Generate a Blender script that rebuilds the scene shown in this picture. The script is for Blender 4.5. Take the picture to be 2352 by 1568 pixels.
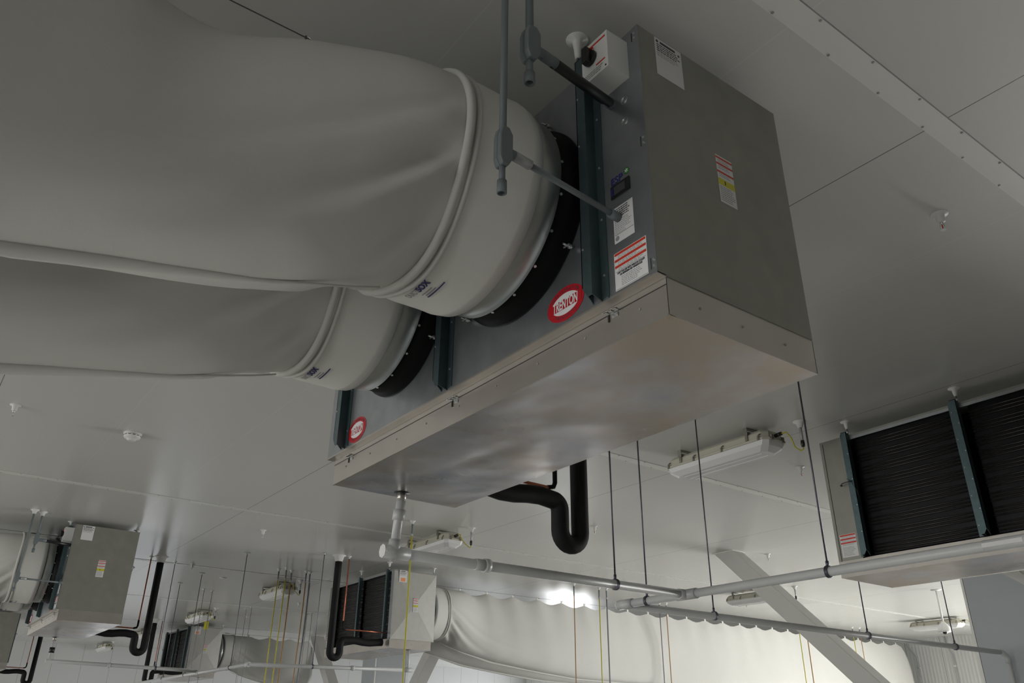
import bpy, bmesh, math, random
from mathutils import Vector, Matrix
PI = math.pi
random.seed(7)
for o in list(bpy.data.objects):
    bpy.data.objects.remove(o)
SC = bpy.context.scene
COL = SC.collection

# ------------------------------------------------------------------ camera
CEIL = 2.65            # ceiling height above the camera (camera is the world origin)
FLOOR = -3.35
cam = bpy.data.cameras.new('camera')
cam_o = bpy.data.objects.new('camera', cam)
COL.objects.link(cam_o)
cam.sensor_fit = 'HORIZONTAL'
cam.sensor_width = 36.0
cam.lens = 36.0 * 1849.34 / 2352.0
cam.clip_start = 0.05
cam.clip_end = 200
yaw, pit, rol = -0.940283528, 0.454443727, 0.00947443118
f_ = Vector((math.sin(yaw)*math.cos(pit), math.cos(yaw)*math.cos(pit), math.sin(pit)))
r_ = Vector((math.cos(yaw), -math.sin(yaw), 0))
u_ = r_.cross(f_)
c_, s_ = math.cos(rol), math.sin(rol)
R_ = c_*r_ + s_*u_
U_ = -s_*r_ + c_*u_
cam_o.matrix_world = Matrix(((R_.x, U_.x, -f_.x, 0), (R_.y, U_.y, -f_.y, 0), (R_.z, U_.z, -f_.z, 0), (0, 0, 0, 1)))
SC.camera = cam_o

# ------------------------------------------------------------------ world + light
SC.view_settings.view_transform = 'Standard'
SC.view_settings.look = 'None'
SC.view_settings.gamma = 1
SC.view_settings.use_curve_mapping = False
SC.view_settings.exposure = 0.0
W = bpy.data.worlds.new('world')
SC.world = W
W.use_nodes = True
W.node_tree.nodes['Background'].inputs[0].default_value = (0.75, 0.85, 1.0, 1)
W.node_tree.nodes['Background'].inputs[1].default_value = 0.3

def area(name, loc, direction, sx, sy, power, color=(1, 1, 1)):
    l = bpy.data.lights.new(name, 'AREA')
    l.shape = 'RECTANGLE'
    l.size = sx
    l.size_y = sy
    l.energy = power
    l.color = color
    o = bpy.data.objects.new(name, l)
    COL.objects.link(o)
    o.location = loc
    o.rotation_euler = Vector(direction).to_track_quat('-Z', 'Y').to_euler()
    return o
# daylight through right and far dock doors; left wall lamps are unseen added fill
area('daylight_dock_right', (-3.2, 24.4, -1.3), (0, -1, 0.0), 7.5, 3.8, 2100, (1.0, 0.99, 0.97))
area('daylight_dock_far', (-28.9, 24.4, -1.2), (0, -1, 0.0), 2.6, 3.4, 360, (0.96, 0.98, 1.0))
area('daylight_dock_end', (-32.1, 6.9, -1.4), (1, 0, 0.0), 2.4, 3.2, 22, (0.96, 0.98, 1.0))
area('fill_corner', (-26.5, -13.9, -1.6), (0, 1, 0.0), 5.0, 3.2, 900, (1.0, 0.99, 0.96))  # added fill lamp for distant faces turned to the left wall
area('fill_left', (-5.0, -13.9, -1.6), (0, 1, 0.0), 14.0, 3.2, 820, (1.0, 0.99, 0.96))  # added fill lamp, brightens the unit fronts and near ducts

# ------------------------------------------------------------------ materials
MATS = {}
def mat(name, base, metal=0.0, rough=0.5, noise=None, bump=None, spec=0.5, sheen=0, coat=0):
    """noise=(scale, amount, detail) varies the colour, bump=(scale, strength, distance)"""
    if name in MATS:
        return MATS[name]
    m = bpy.data.materials.new(name)
    m.use_nodes = True
    nt = m.node_tree
    b = nt.nodes['Principled BSDF']
    b.inputs['Base Color'].default_value = (*base, 1)
    b.inputs['Metallic'].default_value = metal
    b.inputs['Roughness'].default_value = rough
    b.inputs['Specular IOR Level'].default_value = spec
    if coat:
        b.inputs['Coat Weight'].default_value = coat
    tc = nt.nodes.new('ShaderNodeTexCoord')
    if noise:
        n = nt.nodes.new('ShaderNodeTexNoise')
        n.inputs['Scale'].default_value = noise[0]
        n.inputs['Detail'].default_value = noise[2]
        nt.links.new(tc.outputs['Object'], n.inputs['Vector'])
        mx = nt.nodes.new('ShaderNodeMix')
        mx.data_type = 'RGBA'
        a = noise[1]
        mx.inputs[6].default_value = (*[max(0, v*(1-a)) for v in base], 1)
        mx.inputs[7].default_value = (*[min(1, v*(1+a)) for v in base], 1)
        nt.links.new(n.outputs['Fac'], mx.inputs[0])
        nt.links.new(mx.outputs[2], b.inputs['Base Color'])
    if bump:
        n2 = nt.nodes.new('ShaderNodeTexNoise')
        n2.inputs['Scale'].default_value = bump[0]
        n2.inputs['Detail'].default_value = 3
        nt.links.new(tc.outputs['Object'], n2.inputs['Vector'])
        bp = nt.nodes.new('ShaderNodeBump')
        bp.inputs['Strength'].default_value = bump[1]
        bp.inputs['Distance'].default_value = bump[2]
        nt.links.new(n2.outputs['Fac'], bp.inputs['Height'])
        nt.links.new(bp.outputs['Normal'], b.inputs['Normal'])
    MATS[name] = m
    return m

def new_math(nt, op, a=None, b=None):
    n = nt.nodes.new('ShaderNodeMath')
    n.operation = op
    for i, v in enumerate((a, b)):
        if v is None:
            continue
        if isinstance(v, (int, float)):
            n.inputs[i].default_value = v
        else:
            nt.links.new(v, n.inputs[i])
    return n.outputs[0]

def panel_material(name, base, axis, offset, pitch, width, rough=0.3, ribs=0, rib_axis=0, seam=(0.2, 0.2, 0.19), seam2=None):
    """insulated metal panels: a joint line every `pitch` along `axis`, optional fine ribs"""
    m = bpy.data.materials.new(name)
    m.use_nodes = True
    nt = m.node_tree
    b = nt.nodes['Principled BSDF']
    b.inputs['Roughness'].default_value = rough
    b.inputs['Specular IOR Level'].default_value = 0.6
    g = nt.nodes.new('ShaderNodeNewGeometry')
    sp = nt.nodes.new('ShaderNodeSeparateXYZ')
    nt.links.new(g.outputs['Position'], sp.inputs[0])
    v = new_math(nt, 'SUBTRACT', sp.outputs[axis], offset)
    v = new_math(nt, 'DIVIDE', v, pitch)
    fl = new_math(nt, 'ROUND', v)
    d = new_math(nt, 'SUBTRACT', v, fl)
    d = new_math(nt, 'ABSOLUTE', d)
    ln = new_math(nt, 'LESS_THAN', d, width/2/pitch)
    # every other joint is sealed with pale caulk
    par = new_math(nt, 'FLOORED_MODULO', fl, 3.0)
    par = new_math(nt, 'LESS_THAN', par, 1.5)
    sm = nt.nodes.new('ShaderNodeMix'); sm.data_type = 'RGBA'
    sm.inputs[6].default_value = (*seam, 1)
    sm.inputs[7].default_value = (*(seam2 or seam), 1)
    nt.links.new(par, sm.inputs[0])
    ns = nt.nodes.new('ShaderNodeTexNoise')
    ns.inputs['Scale'].default_value = 0.6
    ns.inputs['Detail'].default_value = 4
    nt.links.new(g.outputs['Position'], ns.inputs['Vector'])
    cm = nt.nodes.new('ShaderNodeMix'); cm.data_type = 'RGBA'
    cm.inputs[6].default_value = (*[x*0.95 for x in base], 1)
    cm.inputs[7].default_value = (*[min(1, x*1.04) for x in base], 1)
    nt.links.new(ns.outputs['Fac'], cm.inputs[0])
    mx = nt.nodes.new('ShaderNodeMix'); mx.data_type = 'RGBA'
    nt.links.new(ln, mx.inputs[0])
    nt.links.new(cm.outputs[2], mx.inputs[6])
    nt.links.new(sm.outputs[2], mx.inputs[7])
    nt.links.new(mx.outputs[2], b.inputs['Base Color'])
    nb = nt.nodes.new('ShaderNodeTexNoise')
    nb.inputs['Scale'].default_value = 2.2
    nb.inputs['Detail'].default_value = 5
    mp = nt.nodes.new('ShaderNodeMapping')
    mp.inputs['Scale'].default_value = (0.5, 1.6, 1) if axis == 1 else (1, 1, 0.3)
    nt.links.new(g.outputs['Position'], mp.inputs[0])
    nt.links.new(mp.outputs[0], nb.inputs['Vector'])
    h = new_math(nt, 'MULTIPLY', nb.outputs['Fac'], 0.0016 if not ribs else 0.0006)
    if ribs:
        w = new_math(nt, 'MULTIPLY', sp.outputs[rib_axis], 2*PI/ribs)
        w = new_math(nt, 'SINE', w)
        w = new_math(nt, 'MULTIPLY', w, 0.003)
        h = new_math(nt, 'ADD', h, w)
    bp = nt.nodes.new('ShaderNodeBump')
    bp.inputs['Strength'].default_value = 1.0
    bp.inputs['Distance'].default_value = 1.0
    nt.links.new(h, bp.inputs['Height'])
    nt.links.new(bp.outputs['Normal'], b.inputs['Normal'])
    MATS[name] = m
    return m

M_CEIL = panel_material('white_ceiling_panels', (0.66, 0.66, 0.63), 1, 1.285, 1.062, 0.006, rough=0.27, seam=(0.16, 0.16, 0.15), seam2=(0.71, 0.71, 0.68))
M_WALLR = panel_material('ribbed_white_wall', (0.68, 0.69, 0.68), 0, 0.3, 1.07, 0.012, rough=0.4, ribs=0.10, rib_axis=0)
M_WALLF = panel_material('white_wall_panels', (0.66, 0.67, 0.67), 1, 0.2, 0.9, 0.012, rough=0.35, seam=(0.36, 0.36, 0.36))
M_FLOOR = mat('concrete_floor', (0.52, 0.51, 0.49), rough=0.35, noise=(0.16, 0.5, 3), bump=(3, 0.1, 0.01))
M_ADDSLAB = mat('added_dark_slab', (0.12, 0.12, 0.115), rough=0.4, noise=(0.5, 0.3, 4))  # added floor bay, dark only for the pan's reflection
M_TRIM = mat('painted_trim', (0.78, 0.78, 0.74), rough=0.35, noise=(2, 0.03, 3))
M_GALV = mat('galvanised_casing', (0.30, 0.30, 0.265), metal=0.55, rough=0.48, noise=(9, 0.16, 8), bump=(3, 0.1, 0.004))
M_ENDP = mat('pale_galvanised_end', (0.48, 0.48, 0.45), metal=0.5, rough=0.45, noise=(9, 0.1, 8), bump=(3, 0.1, 0.004))
M_FACE = mat('bright_galvanised_face', (0.36, 0.38, 0.40), metal=0.85, rough=0.34, noise=(12, 0.22, 8), bump=(2.5, 0.12, 0.004))
M_LIP = mat('pan_edge_aluminium', (0.52, 0.49, 0.45), metal=0.85, rough=0.36, noise=(4, 0.15, 6))
M_CHAN = mat('blue_galvanised_channel', (0.11, 0.155, 0.165), metal=0.8, rough=0.4, noise=(25, 0.2, 5))
M_BLACKR = mat('black_fan_ring', (0.004, 0.004, 0.0045), rough=0.5, noise=(6, 0.3, 2), spec=0.15)
M_COLLAR = mat('collar_galvanised', (0.42, 0.43, 0.41), metal=0.9, rough=0.38, noise=(5, 0.25, 5))
M_SCREW = mat('zinc_screw', (0.7, 0.72, 0.72), metal=0.9, rough=0.3, noise=(30, 0.1, 2))
M_DARKM = mat('dark_hole', (0.03, 0.03, 0.03), rough=0.6, noise=(10, 0.2, 2))
M_WHITE = mat('white_plastic', (0.78, 0.78, 0.76), rough=0.4, noise=(8, 0.03, 2))
M_PVC = mat('grey_white_pvc', (0.56, 0.57, 0.57), rough=0.35, noise=(5, 0.06, 4))
M_CONDUIT = mat('grey_conduit', (0.17, 0.20, 0.21), metal=0.0, rough=0.55, noise=(9, 0.12, 3))
M_CONDL = mat('light_conduit', (0.42, 0.43, 0.44), metal=0.2, rough=0.4, noise=(9, 0.08, 3))
M_ROD = mat('threaded_rod_steel', (0.13, 0.13, 0.16), metal=0.8, rough=0.45, noise=(60, 0.3, 2))
M_RUBBER = mat('black_rubber', (0.006, 0.007, 0.007), rough=0.7, noise=(20, 0.3, 4), bump=(60, 0.15, 0.002), spec=0.3)
M_COPPER = mat('copper', (0.5, 0.17, 0.10), metal=0.9, rough=0.38, noise=(14, 0.3, 3))
M_LABEL = mat('label_white', (0.72, 0.72, 0.72), rough=0.45, noise=(6, 0.03, 2))
M_RED = mat('label_red', (0.62, 0.045, 0.02), rough=0.4, noise=(6, 0.05, 2))
M_REDL = mat('logo_red', (0.45, 0.01, 0.02), rough=0.35, noise=(6, 0.05, 2))
M_YEL = mat('label_yellow', (0.62, 0.58, 0.02), rough=0.4, noise=(6, 0.05, 2))
M_ORANGE = mat('label_orange', (0.85, 0.33, 0.15), rough=0.4, noise=(6, 0.05, 2))
M_INK = mat('label_ink', (0.05, 0.05, 0.06), rough=0.5, noise=(6, 0.1, 2))
M_INKG = mat('label_grey_ink', (0.3, 0.3, 0.31), rough=0.5, noise=(6, 0.1, 2))
M_BLUEINK = mat('blue_ink', (0.02, 0.02, 0.16), rough=0.5, noise=(6, 0.1, 2))
M_GREEN = mat('badge_green', (0.02, 0.22, 0.03), rough=0.4, noise=(6, 0.1, 2))
M_BLKP = mat('black_plastic', (0.012, 0.012, 0.013), rough=0.35, noise=(10, 0.2, 2))
M_BEIGE = mat('beige_fixture_body', (0.56, 0.54, 0.45), rough=0.4, noise=(6, 0.05, 2))
M_STEELCLIP = mat('stainless_clip', (0.30, 0.29, 0.25), metal=0.8, rough=0.35, noise=(15, 0.15, 2))
M_LENS = mat('frosted_lens', (0.80, 0.80, 0.80), rough=0.25, noise=(3, 0.04, 3), coat=0.3)
M_YCORD = mat('yellow_cord', (0.55, 0.50, 0.04), rough=0.5, noise=(8, 0.1, 2))
M_OCORD = mat('brown_cord', (0.42, 0.24, 0.10), rough=0.5, noise=(8, 0.1, 2))
M_GCORD = mat('grey_cord', (0.25, 0.25, 0.27), rough=0.5, noise=(8, 0.1, 2))
M_COLUMN = mat('column_cladding', (0.40, 0.43, 0.45), rough=0.4, noise=(1.2, 0.05, 4))
M_BRACE = mat('brace_paint', (0.56, 0.55, 0.52), rough=0.45, noise=(1.5, 0.04, 4))
M_CABLE = mat('steel_cable', (0.16, 0.16, 0.15), metal=0.7, rough=0.4, noise=(80, 0.3, 2))

def fabric_material(name='white_duct_fabric', k=1.0):
    m = bpy.data.materials.new(name)
    m.use_nodes = True
    nt = m.node_tree
    b = nt.nodes['Principled BSDF']
    b.inputs['Roughness'].default_value = 0.85
    b.inputs['Specular IOR Level'].default_value = 0.2
    tc = nt.nodes.new('ShaderNodeTexCoord')
    n = nt.nodes.new('ShaderNodeTexNoise')
    n.inputs['Scale'].default_value = 1.3
    n.inputs['Detail'].default_value = 6
    nt.links.new(tc.outputs['Object'], n.inputs['Vector'])
    mx = nt.nodes.new('ShaderNodeMix'); mx.data_type = 'RGBA'
    mx.inputs[6].default_value = (0.64*k, 0.64*k, 0.605*k, 1)
    mx.inputs[7].default_value = (0.72*k, 0.715*k, 0.68*k, 1)
    nt.links.new(n.outputs['Fac'], mx.inputs[0])
    nt.links.new(mx.outputs[2], b.inputs['Base Color'])
    n2 = nt.nodes.new('ShaderNodeTexNoise')
    n2.inputs['Scale'].default_value = 2.5
    n2.inputs['Detail'].default_value = 4
    nt.links.new(tc.outputs['Object'], n2.inputs['Vector'])
    n3 = nt.nodes.new('ShaderNodeTexNoise')
    n3.inputs['Scale'].default_value = 260
    nt.links.new(tc.outputs['Object'], n3.inputs['Vector'])
    h = new_math(nt, 'MULTIPLY', n2.outputs['Fac'], 0.012)
    h3 = new_math(nt, 'MULTIPLY', n3.outputs['Fac'], 0.0004)
    h = new_math(nt, 'ADD', h, h3)
    bp = nt.nodes.new('ShaderNodeBump')
    bp.inputs['Strength'].default_value = 0.7
    bp.inputs['Distance'].default_value = 1.0
    nt.links.new(h, bp.inputs['Height'])
    nt.links.new(bp.outputs['Normal'], b.inputs['Normal'])
    MATS['fabric'] = m
    return m
M_FAB = fabric_material()
M_CUFF = fabric_material('white_cuff_fabric', 1.22)

def pan_material():
    """bright mill-finish aluminium with real stains (patches of dull and tinted oxide)"""
    m = bpy.data.materials.new('stained_mill_aluminium')
    m.use_nodes = True
    nt = m.node_tree
    b = nt.nodes['Principled BSDF']
    b.inputs['Metallic'].default_value = 0.95
    tc = nt.nodes.new('ShaderNodeTexCoord')
    n = nt.nodes.new('ShaderNodeTexNoise')
    n.inputs['Scale'].default_value = 2.2
    n.inputs['Detail'].default_value = 3.5
    n.inputs['Roughness'].default_value = 0.6
    nt.links.new(tc.outputs['Object'], n.inputs['Vector'])
    cr = nt.nodes.new('ShaderNodeValToRGB')
    e = cr.color_ramp.elements
    e[0].position = 0.3; e[0].color = (0.50, 0.52, 0.60, 1)
    e[1].position = 0.72; e[1].color = (0.60, 0.50, 0.40, 1)
    k = e.new(0.46); k.color = (0.62, 0.60, 0.60, 1)
    k = e.new(0.58); k.color = (0.58, 0.52, 0.47, 1)
    nt.links.new(n.outputs['Fac'], cr.inputs[0])
    nt.links.new(cr.outputs[0], b.inputs['Base Color'])
    n2 = nt.nodes.new('ShaderNodeTexNoise')
    n2.inputs['Scale'].default_value = 1.7
    n2.inputs['Detail'].default_value = 3
    nt.links.new(tc.outputs['Object'], n2.inputs['Vector'])
    mr = nt.nodes.new('ShaderNodeMapRange')
    mr.inputs['From Min'].default_value = 0.2
    mr.inputs['From Max'].default_value = 0.8
    mr.inputs['To Min'].default_value = 0.2
    mr.inputs['To Max'].default_value = 0.4
    nt.links.new(n2.outputs['Fac'], mr.inputs['Value'])
    nt.links.new(mr.outputs[0], b.inputs['Roughness'])
    n3 = nt.nodes.new('ShaderNodeTexNoise')
    n3.inputs['Scale'].default_value = 2.4
    n3.inputs['Detail'].default_value = 2
    nt.links.new(tc.outputs['Object'], n3.inputs['Vector'])
    bp = nt.nodes.new('ShaderNodeBump')
    bp.inputs['Strength'].default_value = 0.3
    bp.inputs['Distance'].default_value = 0.03
    nt.links.new(n3.outputs['Fac'], bp.inputs['Height'])
    nt.links.new(bp.outputs['Normal'], b.inputs['Normal'])
    return m
M_PAN = pan_material()

def coil_material():
    m = bpy.data.materials.new('coil_fins')
    m.use_nodes = True
    nt = m.node_tree
    b = nt.nodes['Principled BSDF']
    b.inputs['Metallic'].default_value = 0.6
    b.inputs['Roughness'].default_value = 0.5
    tc = nt.nodes.new('ShaderNodeTexCoord')
    w = nt.nodes.new('ShaderNodeTexWave')
    w.inputs['Scale'].default_value = 80
    nt.links.new(tc.outputs['Object'], w.inputs['Vector'])
    mx = nt.nodes.new('ShaderNodeMix'); mx.data_type = 'RGBA'
    mx.inputs[6].default_value = (0.006, 0.006, 0.007, 1)
    mx.inputs[7].default_value = (0.018, 0.018, 0.02, 1)
    nt.links.new(w.outputs['Color'], mx.inputs[0])
    nt.links.new(mx.outputs[2], b.inputs['Base Color'])
    return m
M_COIL = coil_material()
M_TUBE = mat('coil_tube', (0.06, 0.057, 0.054), metal=0.8, rough=0.45, noise=(20, 0.2, 2))

# ------------------------------------------------------------------ mesh builder
class B:
    def __init__(self):
        self.bm = bmesh.new()
        self.mats = []
    def mi(self, m):
        if m not in self.mats:
            self.mats.append(m)
        return self.mats.index(m)
    def _add(self, verts, faces, m, smooth=False):
        i = self.mi(m)
        vs = [self.bm.verts.new(v) for v in verts]
        for f in faces:
            try:
                fc = self.bm.faces.new([vs[k] for k in f])
                fc.material_index = i
                fc.smooth = smooth
            except ValueError:
                pass
        return vs
    def box(self, lo, hi, m):
        x0, y0, z0 = lo; x1, y1, z1 = hi
        v = [(x0,y0,z0),(x1,y0,z0),(x1,y1,z0),(x0,y1,z0),(x0,y0,z1),(x1,y0,z1),(x1,y1,z1),(x0,y1,z1)]
        self._add(v, [(0,3,2,1),(4,5,6,7),(0,1,5,4),(1,2,6,5),(2,3,7,6),(3,0,4,7)], m)
        return self
    def obox(self, o, ex, ey, ez, lo, hi, m):
        """box in a local frame"""
        o, ex, ey, ez = map(Vector, (o, ex, ey, ez))
        P = lambda a, b_, c: o + ex*a + ey*b_ + ez*c
        x0, y0, z0 = lo; x1, y1, z1 = hi
        v = [P(x0,y0,z0),P(x1,y0,z0),P(x1,y1,z0),P(x0,y1,z0),P(x0,y0,z1),P(x1,y0,z1),P(x1,y1,z1),P(x0,y1,z1)]
        self._add(v, [(0,3,2,1),(4,5,6,7),(0,1,5,4),(1,2,6,5),(2,3,7,6),(3,0,4,7)], m)
        return self
    def prism(self, poly, ext, m):
        """poly: list of 3D points, ext: extrusion vector"""
        n = len(poly)
        e = Vector(ext)
        v = [Vector(p) for p in poly] + [Vector(p) + e for p in poly]
        fs = [tuple(range(n-1, -1, -1)), tuple(range(n, 2*n))]
        fs += [(i, (i+1) % n, n+(i+1) % n, n+i) for i in range(n)]
        self._add(v, fs, m)
        return self
    def tube(self, path, r, m, n=14, cap=True, smooth=True):
        P = [Vector(p) for p in path]
        rs = r if isinstance(r, (list, tuple)) else [r]*len(P)
        t0 = (P[1]-P[0]).normalized()
        a = Vector((0, 0, 1)) if abs(t0.z) < 0.9 else Vector((1, 0, 0))
        nrm = t0.cross(a).normalized()
        rings = []
        idx = self.mi(m)
        for i, p in enumerate(P):
            if i == 0: t = P[1]-P[0]
            elif i == len(P)-1: t = P[-1]-P[-2]
            else: t = (P[i+1]-P[i]).normalized() + (P[i]-P[i-1]).normalized()
            t.normalize()
            nrm = (nrm - t*nrm.dot(t)).normalized()
            bn = t.cross(nrm)
            rings.append([self.bm.verts.new(p + (nrm*math.cos(2*PI*k/n) + bn*math.sin(2*PI*k/n))*rs[i]) for k in range(n)])
        for i in range(len(P)-1):
            for k in range(n):
                f = self.bm.faces.new([rings[i][k], rings[i][(k+1) % n], rings[i+1][(k+1) % n], rings[i+1][k]])
                f.smooth = smooth
                f.material_index = idx
        if cap:
            for rg, rev in ((rings[0], True), (rings[-1], False)):
                f = self.bm.faces.new(list(reversed(rg)) if rev else rg)
                f.material_index = idx
        return self
    def cyl(self, a, b_, r, m, n=14, r2=None):
        return self.tube([a, b_], [r, r if r2 is None else r2], m, n)
    def lathe(self, prof, m, o=(0,0,0), axis=(0,0,1), n=40, smooth=True):
        """prof: (radius, height) pairs; closed at ends when radius 0"""
        o = Vector(o); ax = Vector(axis).normalized()
        a = Vector((1,0,0)) if abs(ax.x) < 0.9 else Vector((0,1,0))
        e1 = ax.cross(a).normalized(); e2 = ax.cross(e1)
        idx = self.mi(m)
        rings = []
        for (r, h) in prof:
            if r < 1e-6:
                rings.append([self.bm.verts.new(o+ax*h)])
            else:
                rings.append([self.bm.verts.new(o+ax*h+(e1*math.cos(2*PI*k/n)+e2*math.sin(2*PI*k/n))*r) for k in range(n)])
        for i in range(len(rings)-1):
            A, C = rings[i], rings[i+1]
            for k in range(n):
                k2 = (k+1) % n
                if len(A) == 1 and len(C) == 1: continue
                if len(A) == 1: vs = [A[0], C[k2], C[k]]
                elif len(C) == 1: vs = [A[k], A[k2], C[0]]
                else: vs = [A[k], A[k2], C[k2], C[k]]
                f = self.bm.faces.new(vs)
                f.smooth = smooth
                f.material_index = idx
        return self
    def text(self, s, size, m, o, ex, ey, ez, align='CENTER', depth=0.0004, shear=0, sx=1.0, bold=0):
        cu = bpy.data.curves.new('t', 'FONT')
        cu.body = s
        cu.size = size
        cu.align_x = align
        cu.align_y = 'CENTER'
        cu.extrude = depth
        cu.shear = shear
        cu.resolution_u = 3
        cu.offset = bold
        ob = bpy.data.objects.new('t', cu)
        COL.objects.link(ob)
        dg = bpy.context.evaluated_depsgraph_get()
        me = bpy.data.meshes.new_from_object(ob.evaluated_get(dg))
        ex, ey, ez = Vector(ex), Vector(ey), Vector(ez); o = Vector(o)
        vs = [self.bm.verts.new(o + ex*v.co.x*sx + ey*v.co.y + ez*(v.co.z+depth)) for v in me.vertices]
        i = self.mi(m)
        for p in me.polygons:
            try:
                f = self.bm.faces.new([vs[k] for k in p.vertices])
                f.material_index = i
            except ValueError:
                pass
        bpy.data.objects.remove(ob); bpy.data.curves.remove(cu); bpy.data.meshes.remove(me)
        return self
    def done(self, name, parent=None, label=None, bevel=0, weld=False, loc=None):
        me = bpy.data.meshes.new(name)
        bmesh.ops.recalc_face_normals(self.bm, faces=self.bm.faces)
        self.bm.to_mesh(me)
        self.bm.free()
        for m in self.mats:
            me.materials.append(m)
        o = bpy.data.objects.new(name, me)
        COL.objects.link(o)
        if parent: o.parent = parent
        if loc: o.location = loc
        if label: o['label'] = label
        if bevel:
            md = o.modifiers.new('bevel', 'BEVEL')
            md.width = bevel; md.segments = 2; md.limit_method = 'ANGLE'
        return o

def thing(name, label, cat, loc=(0,0,0), rotz=0, group=None):
    o = bpy.data.objects.new(name, None)
    COL.objects.link(o)
    o.location = loc
    o.rotation_euler = (0, 0, rotz)
    o.empty_display_size = 0.1
    o['label'] = label; o['category'] = cat
    if group: o['group'] = group
    return o
def tag(o, label, cat, group=None):
    o['label'] = label; o['category'] = cat
    if group: o['group'] = group
    return o
def struct(o):
    o['kind'] = 'structure'
    return o
def dup(root, loc, label, rotz=None, group=None):
    def cp(o, par):
        c = o.copy(); COL.objects.link(c)
        if par is not None: c.parent = par
        for ch in KIDS.get(o.name, []):
            cp(ch, c)
        return c
    global KIDS
    KIDS = {}
    for o in COL.objects:
        if o.parent: KIDS.setdefault(o.parent.name, []).append(o)
    r = cp(root, None)
    r.location = loc
    if rotz is not None: r.rotation_euler = (0, 0, rotz)
    r['label'] = label
    if group: r['group'] = group
    return r

# ------------------------------------------------------------------ the room
X0, X1, Y0, Y1 = -32.2, 26.0, -14.0, 24.5
struct(B().box((X0, Y0, CEIL), (X1, Y1, CEIL+0.15), M_CEIL).done('ceiling'))
# concrete floor with an unseen dark bay, added to darken half of the pan's reflection
struct(B().box((X0, Y0, FLOOR-0.15), (X1, Y1, FLOOR), M_FLOOR).box((-19.0, 3.0, FLOOR), (-9.8, 13.5, FLOOR+0.004), M_ADDSLAB).done('floor'))
def wall_with_doors(name, fixed, lo, hi, doors, m, axis, out):
    """a wall along x (axis 'x', at y = fixed) or along y (axis 'y', at x = fixed) with door openings"""
    b = B()
    t0, t1 = (fixed, fixed+0.15) if out > 0 else (fixed-0.15, fixed)
    def bx(bb, a, c, z0, z1, m_, e=0.0):
        u0, u1 = (t0-e if out > 0 else t0), (t1 if out > 0 else t1+e)
        bb.box((a, u0, z0), (c, u1, z1), m_) if axis == 'x' else bb.box((u0, a, z0), (u1, c, z1), m_)
    x = lo
    for (a, c, t) in doors:
        bx(b, x, a, FLOOR, CEIL, m); bx(b, a, c, t, CEIL, m)
        x = c
    bx(b, x, hi, FLOOR, CEIL, m)
    struct(b.done(name))
    for (a, c, t) in doors:
        b = B()
        bx(b, a-0.1, a, FLOOR, t+0.1, M_TRIM, 0.03); bx(b, c, c+0.1, FLOOR, t+0.1, M_TRIM, 0.03); bx(b, a, c, t, t+0.1, M_TRIM, 0.03)
        NDOOR[0] += 1
        struct(b.done('door_%d' % NDOOR[0]))
NDOOR = [0]
struct(B().box((X1, Y0, FLOOR), (X1+0.15, Y1, CEIL), M_WALLF).done('wall_near'))
wall_with_doors('wall_far', X0, Y0, Y1, [(5.6, 8.2, 0.3)], M_WALLF, 'y', -1)
wall_with_doors('wall_left', Y0, X0, X1, [(-29.1, -23.9, 0.3), (-12.1, 2.1, 0.3)], M_WALLR, 'x', -1)  # unseen openings added to go with the fill lamps
wall_with_doors('wall_right', Y1, X0, X1, [(-30.3, -27.5, 0.6), (-7.0, 0.6, 0.7)], M_WALLR, 'x', 1)
# riveted joint cover strips across the ceiling
for i, xj in enumerate((-1.235, -5.935, -10.62, -15.1, -19.42, -23.98, -28.4)):
    b = B()
    b.box((xj-0.056, Y0, CEIL-0.004), (xj+0.056, Y1, CEIL), M_TRIM)
    b.box((xj+0.056, Y0, CEIL-0.0015), (xj+0.060, Y1, CEIL), M_INKG)
    if xj > -17:
        y = -1.0 if xj > -3 else 0.0
        k = 0
        while y < 17:
            sx = -0.046 if k % 2 else 0.046
            b.lathe([(0, -0.004), (0.006, -0.003), (0.007, 0)], M_INKG, o=(xj+sx, y, CEIL-0.004), n=8)
            y += 0.19; k += 1
    struct(b.done('trim_%d' % (i+1)))

# ------------------------------------------------------------------ evaporator unit (local: x along length, y depth, z up from casing bottom)
L, D, H = 2.53, 0.835, 1.115
EX = {'front': ((1,0,0),(0,0,1),(0,-1,0)), 'right': ((0,1,0),(0,0,1),(1,0,0)), 'left': ((0,-1,0),(0,0,1),(-1,0,0)), 'back': ((-1,0,0),(0,0,1),(0,1,0))}

def text_lines(b, o, fr, x0, x1, z0, z1, n, m, th=0.35, seed=1):
    rnd = random.Random(seed)
    ex, ey, ez = fr
    st = (z1-z0)/n
    for i in range(n):
        zc = z1-(i+0.5)*st
        w = (x1-x0)*rnd.uniform(0.72, 1.0)
        # broken into word-like dashes
        x = x0
        while x < x0+w:
            l = (x1-x0)*rnd.uniform(0.05, 0.14)
            b.obox(o, ex, ey, ez, (x, zc-st*th/2, 0.0006), (min(x+l, x0+w), zc+st*th/2, 0.0010), m)
            x += l+(x1-x0)*0.025

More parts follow.
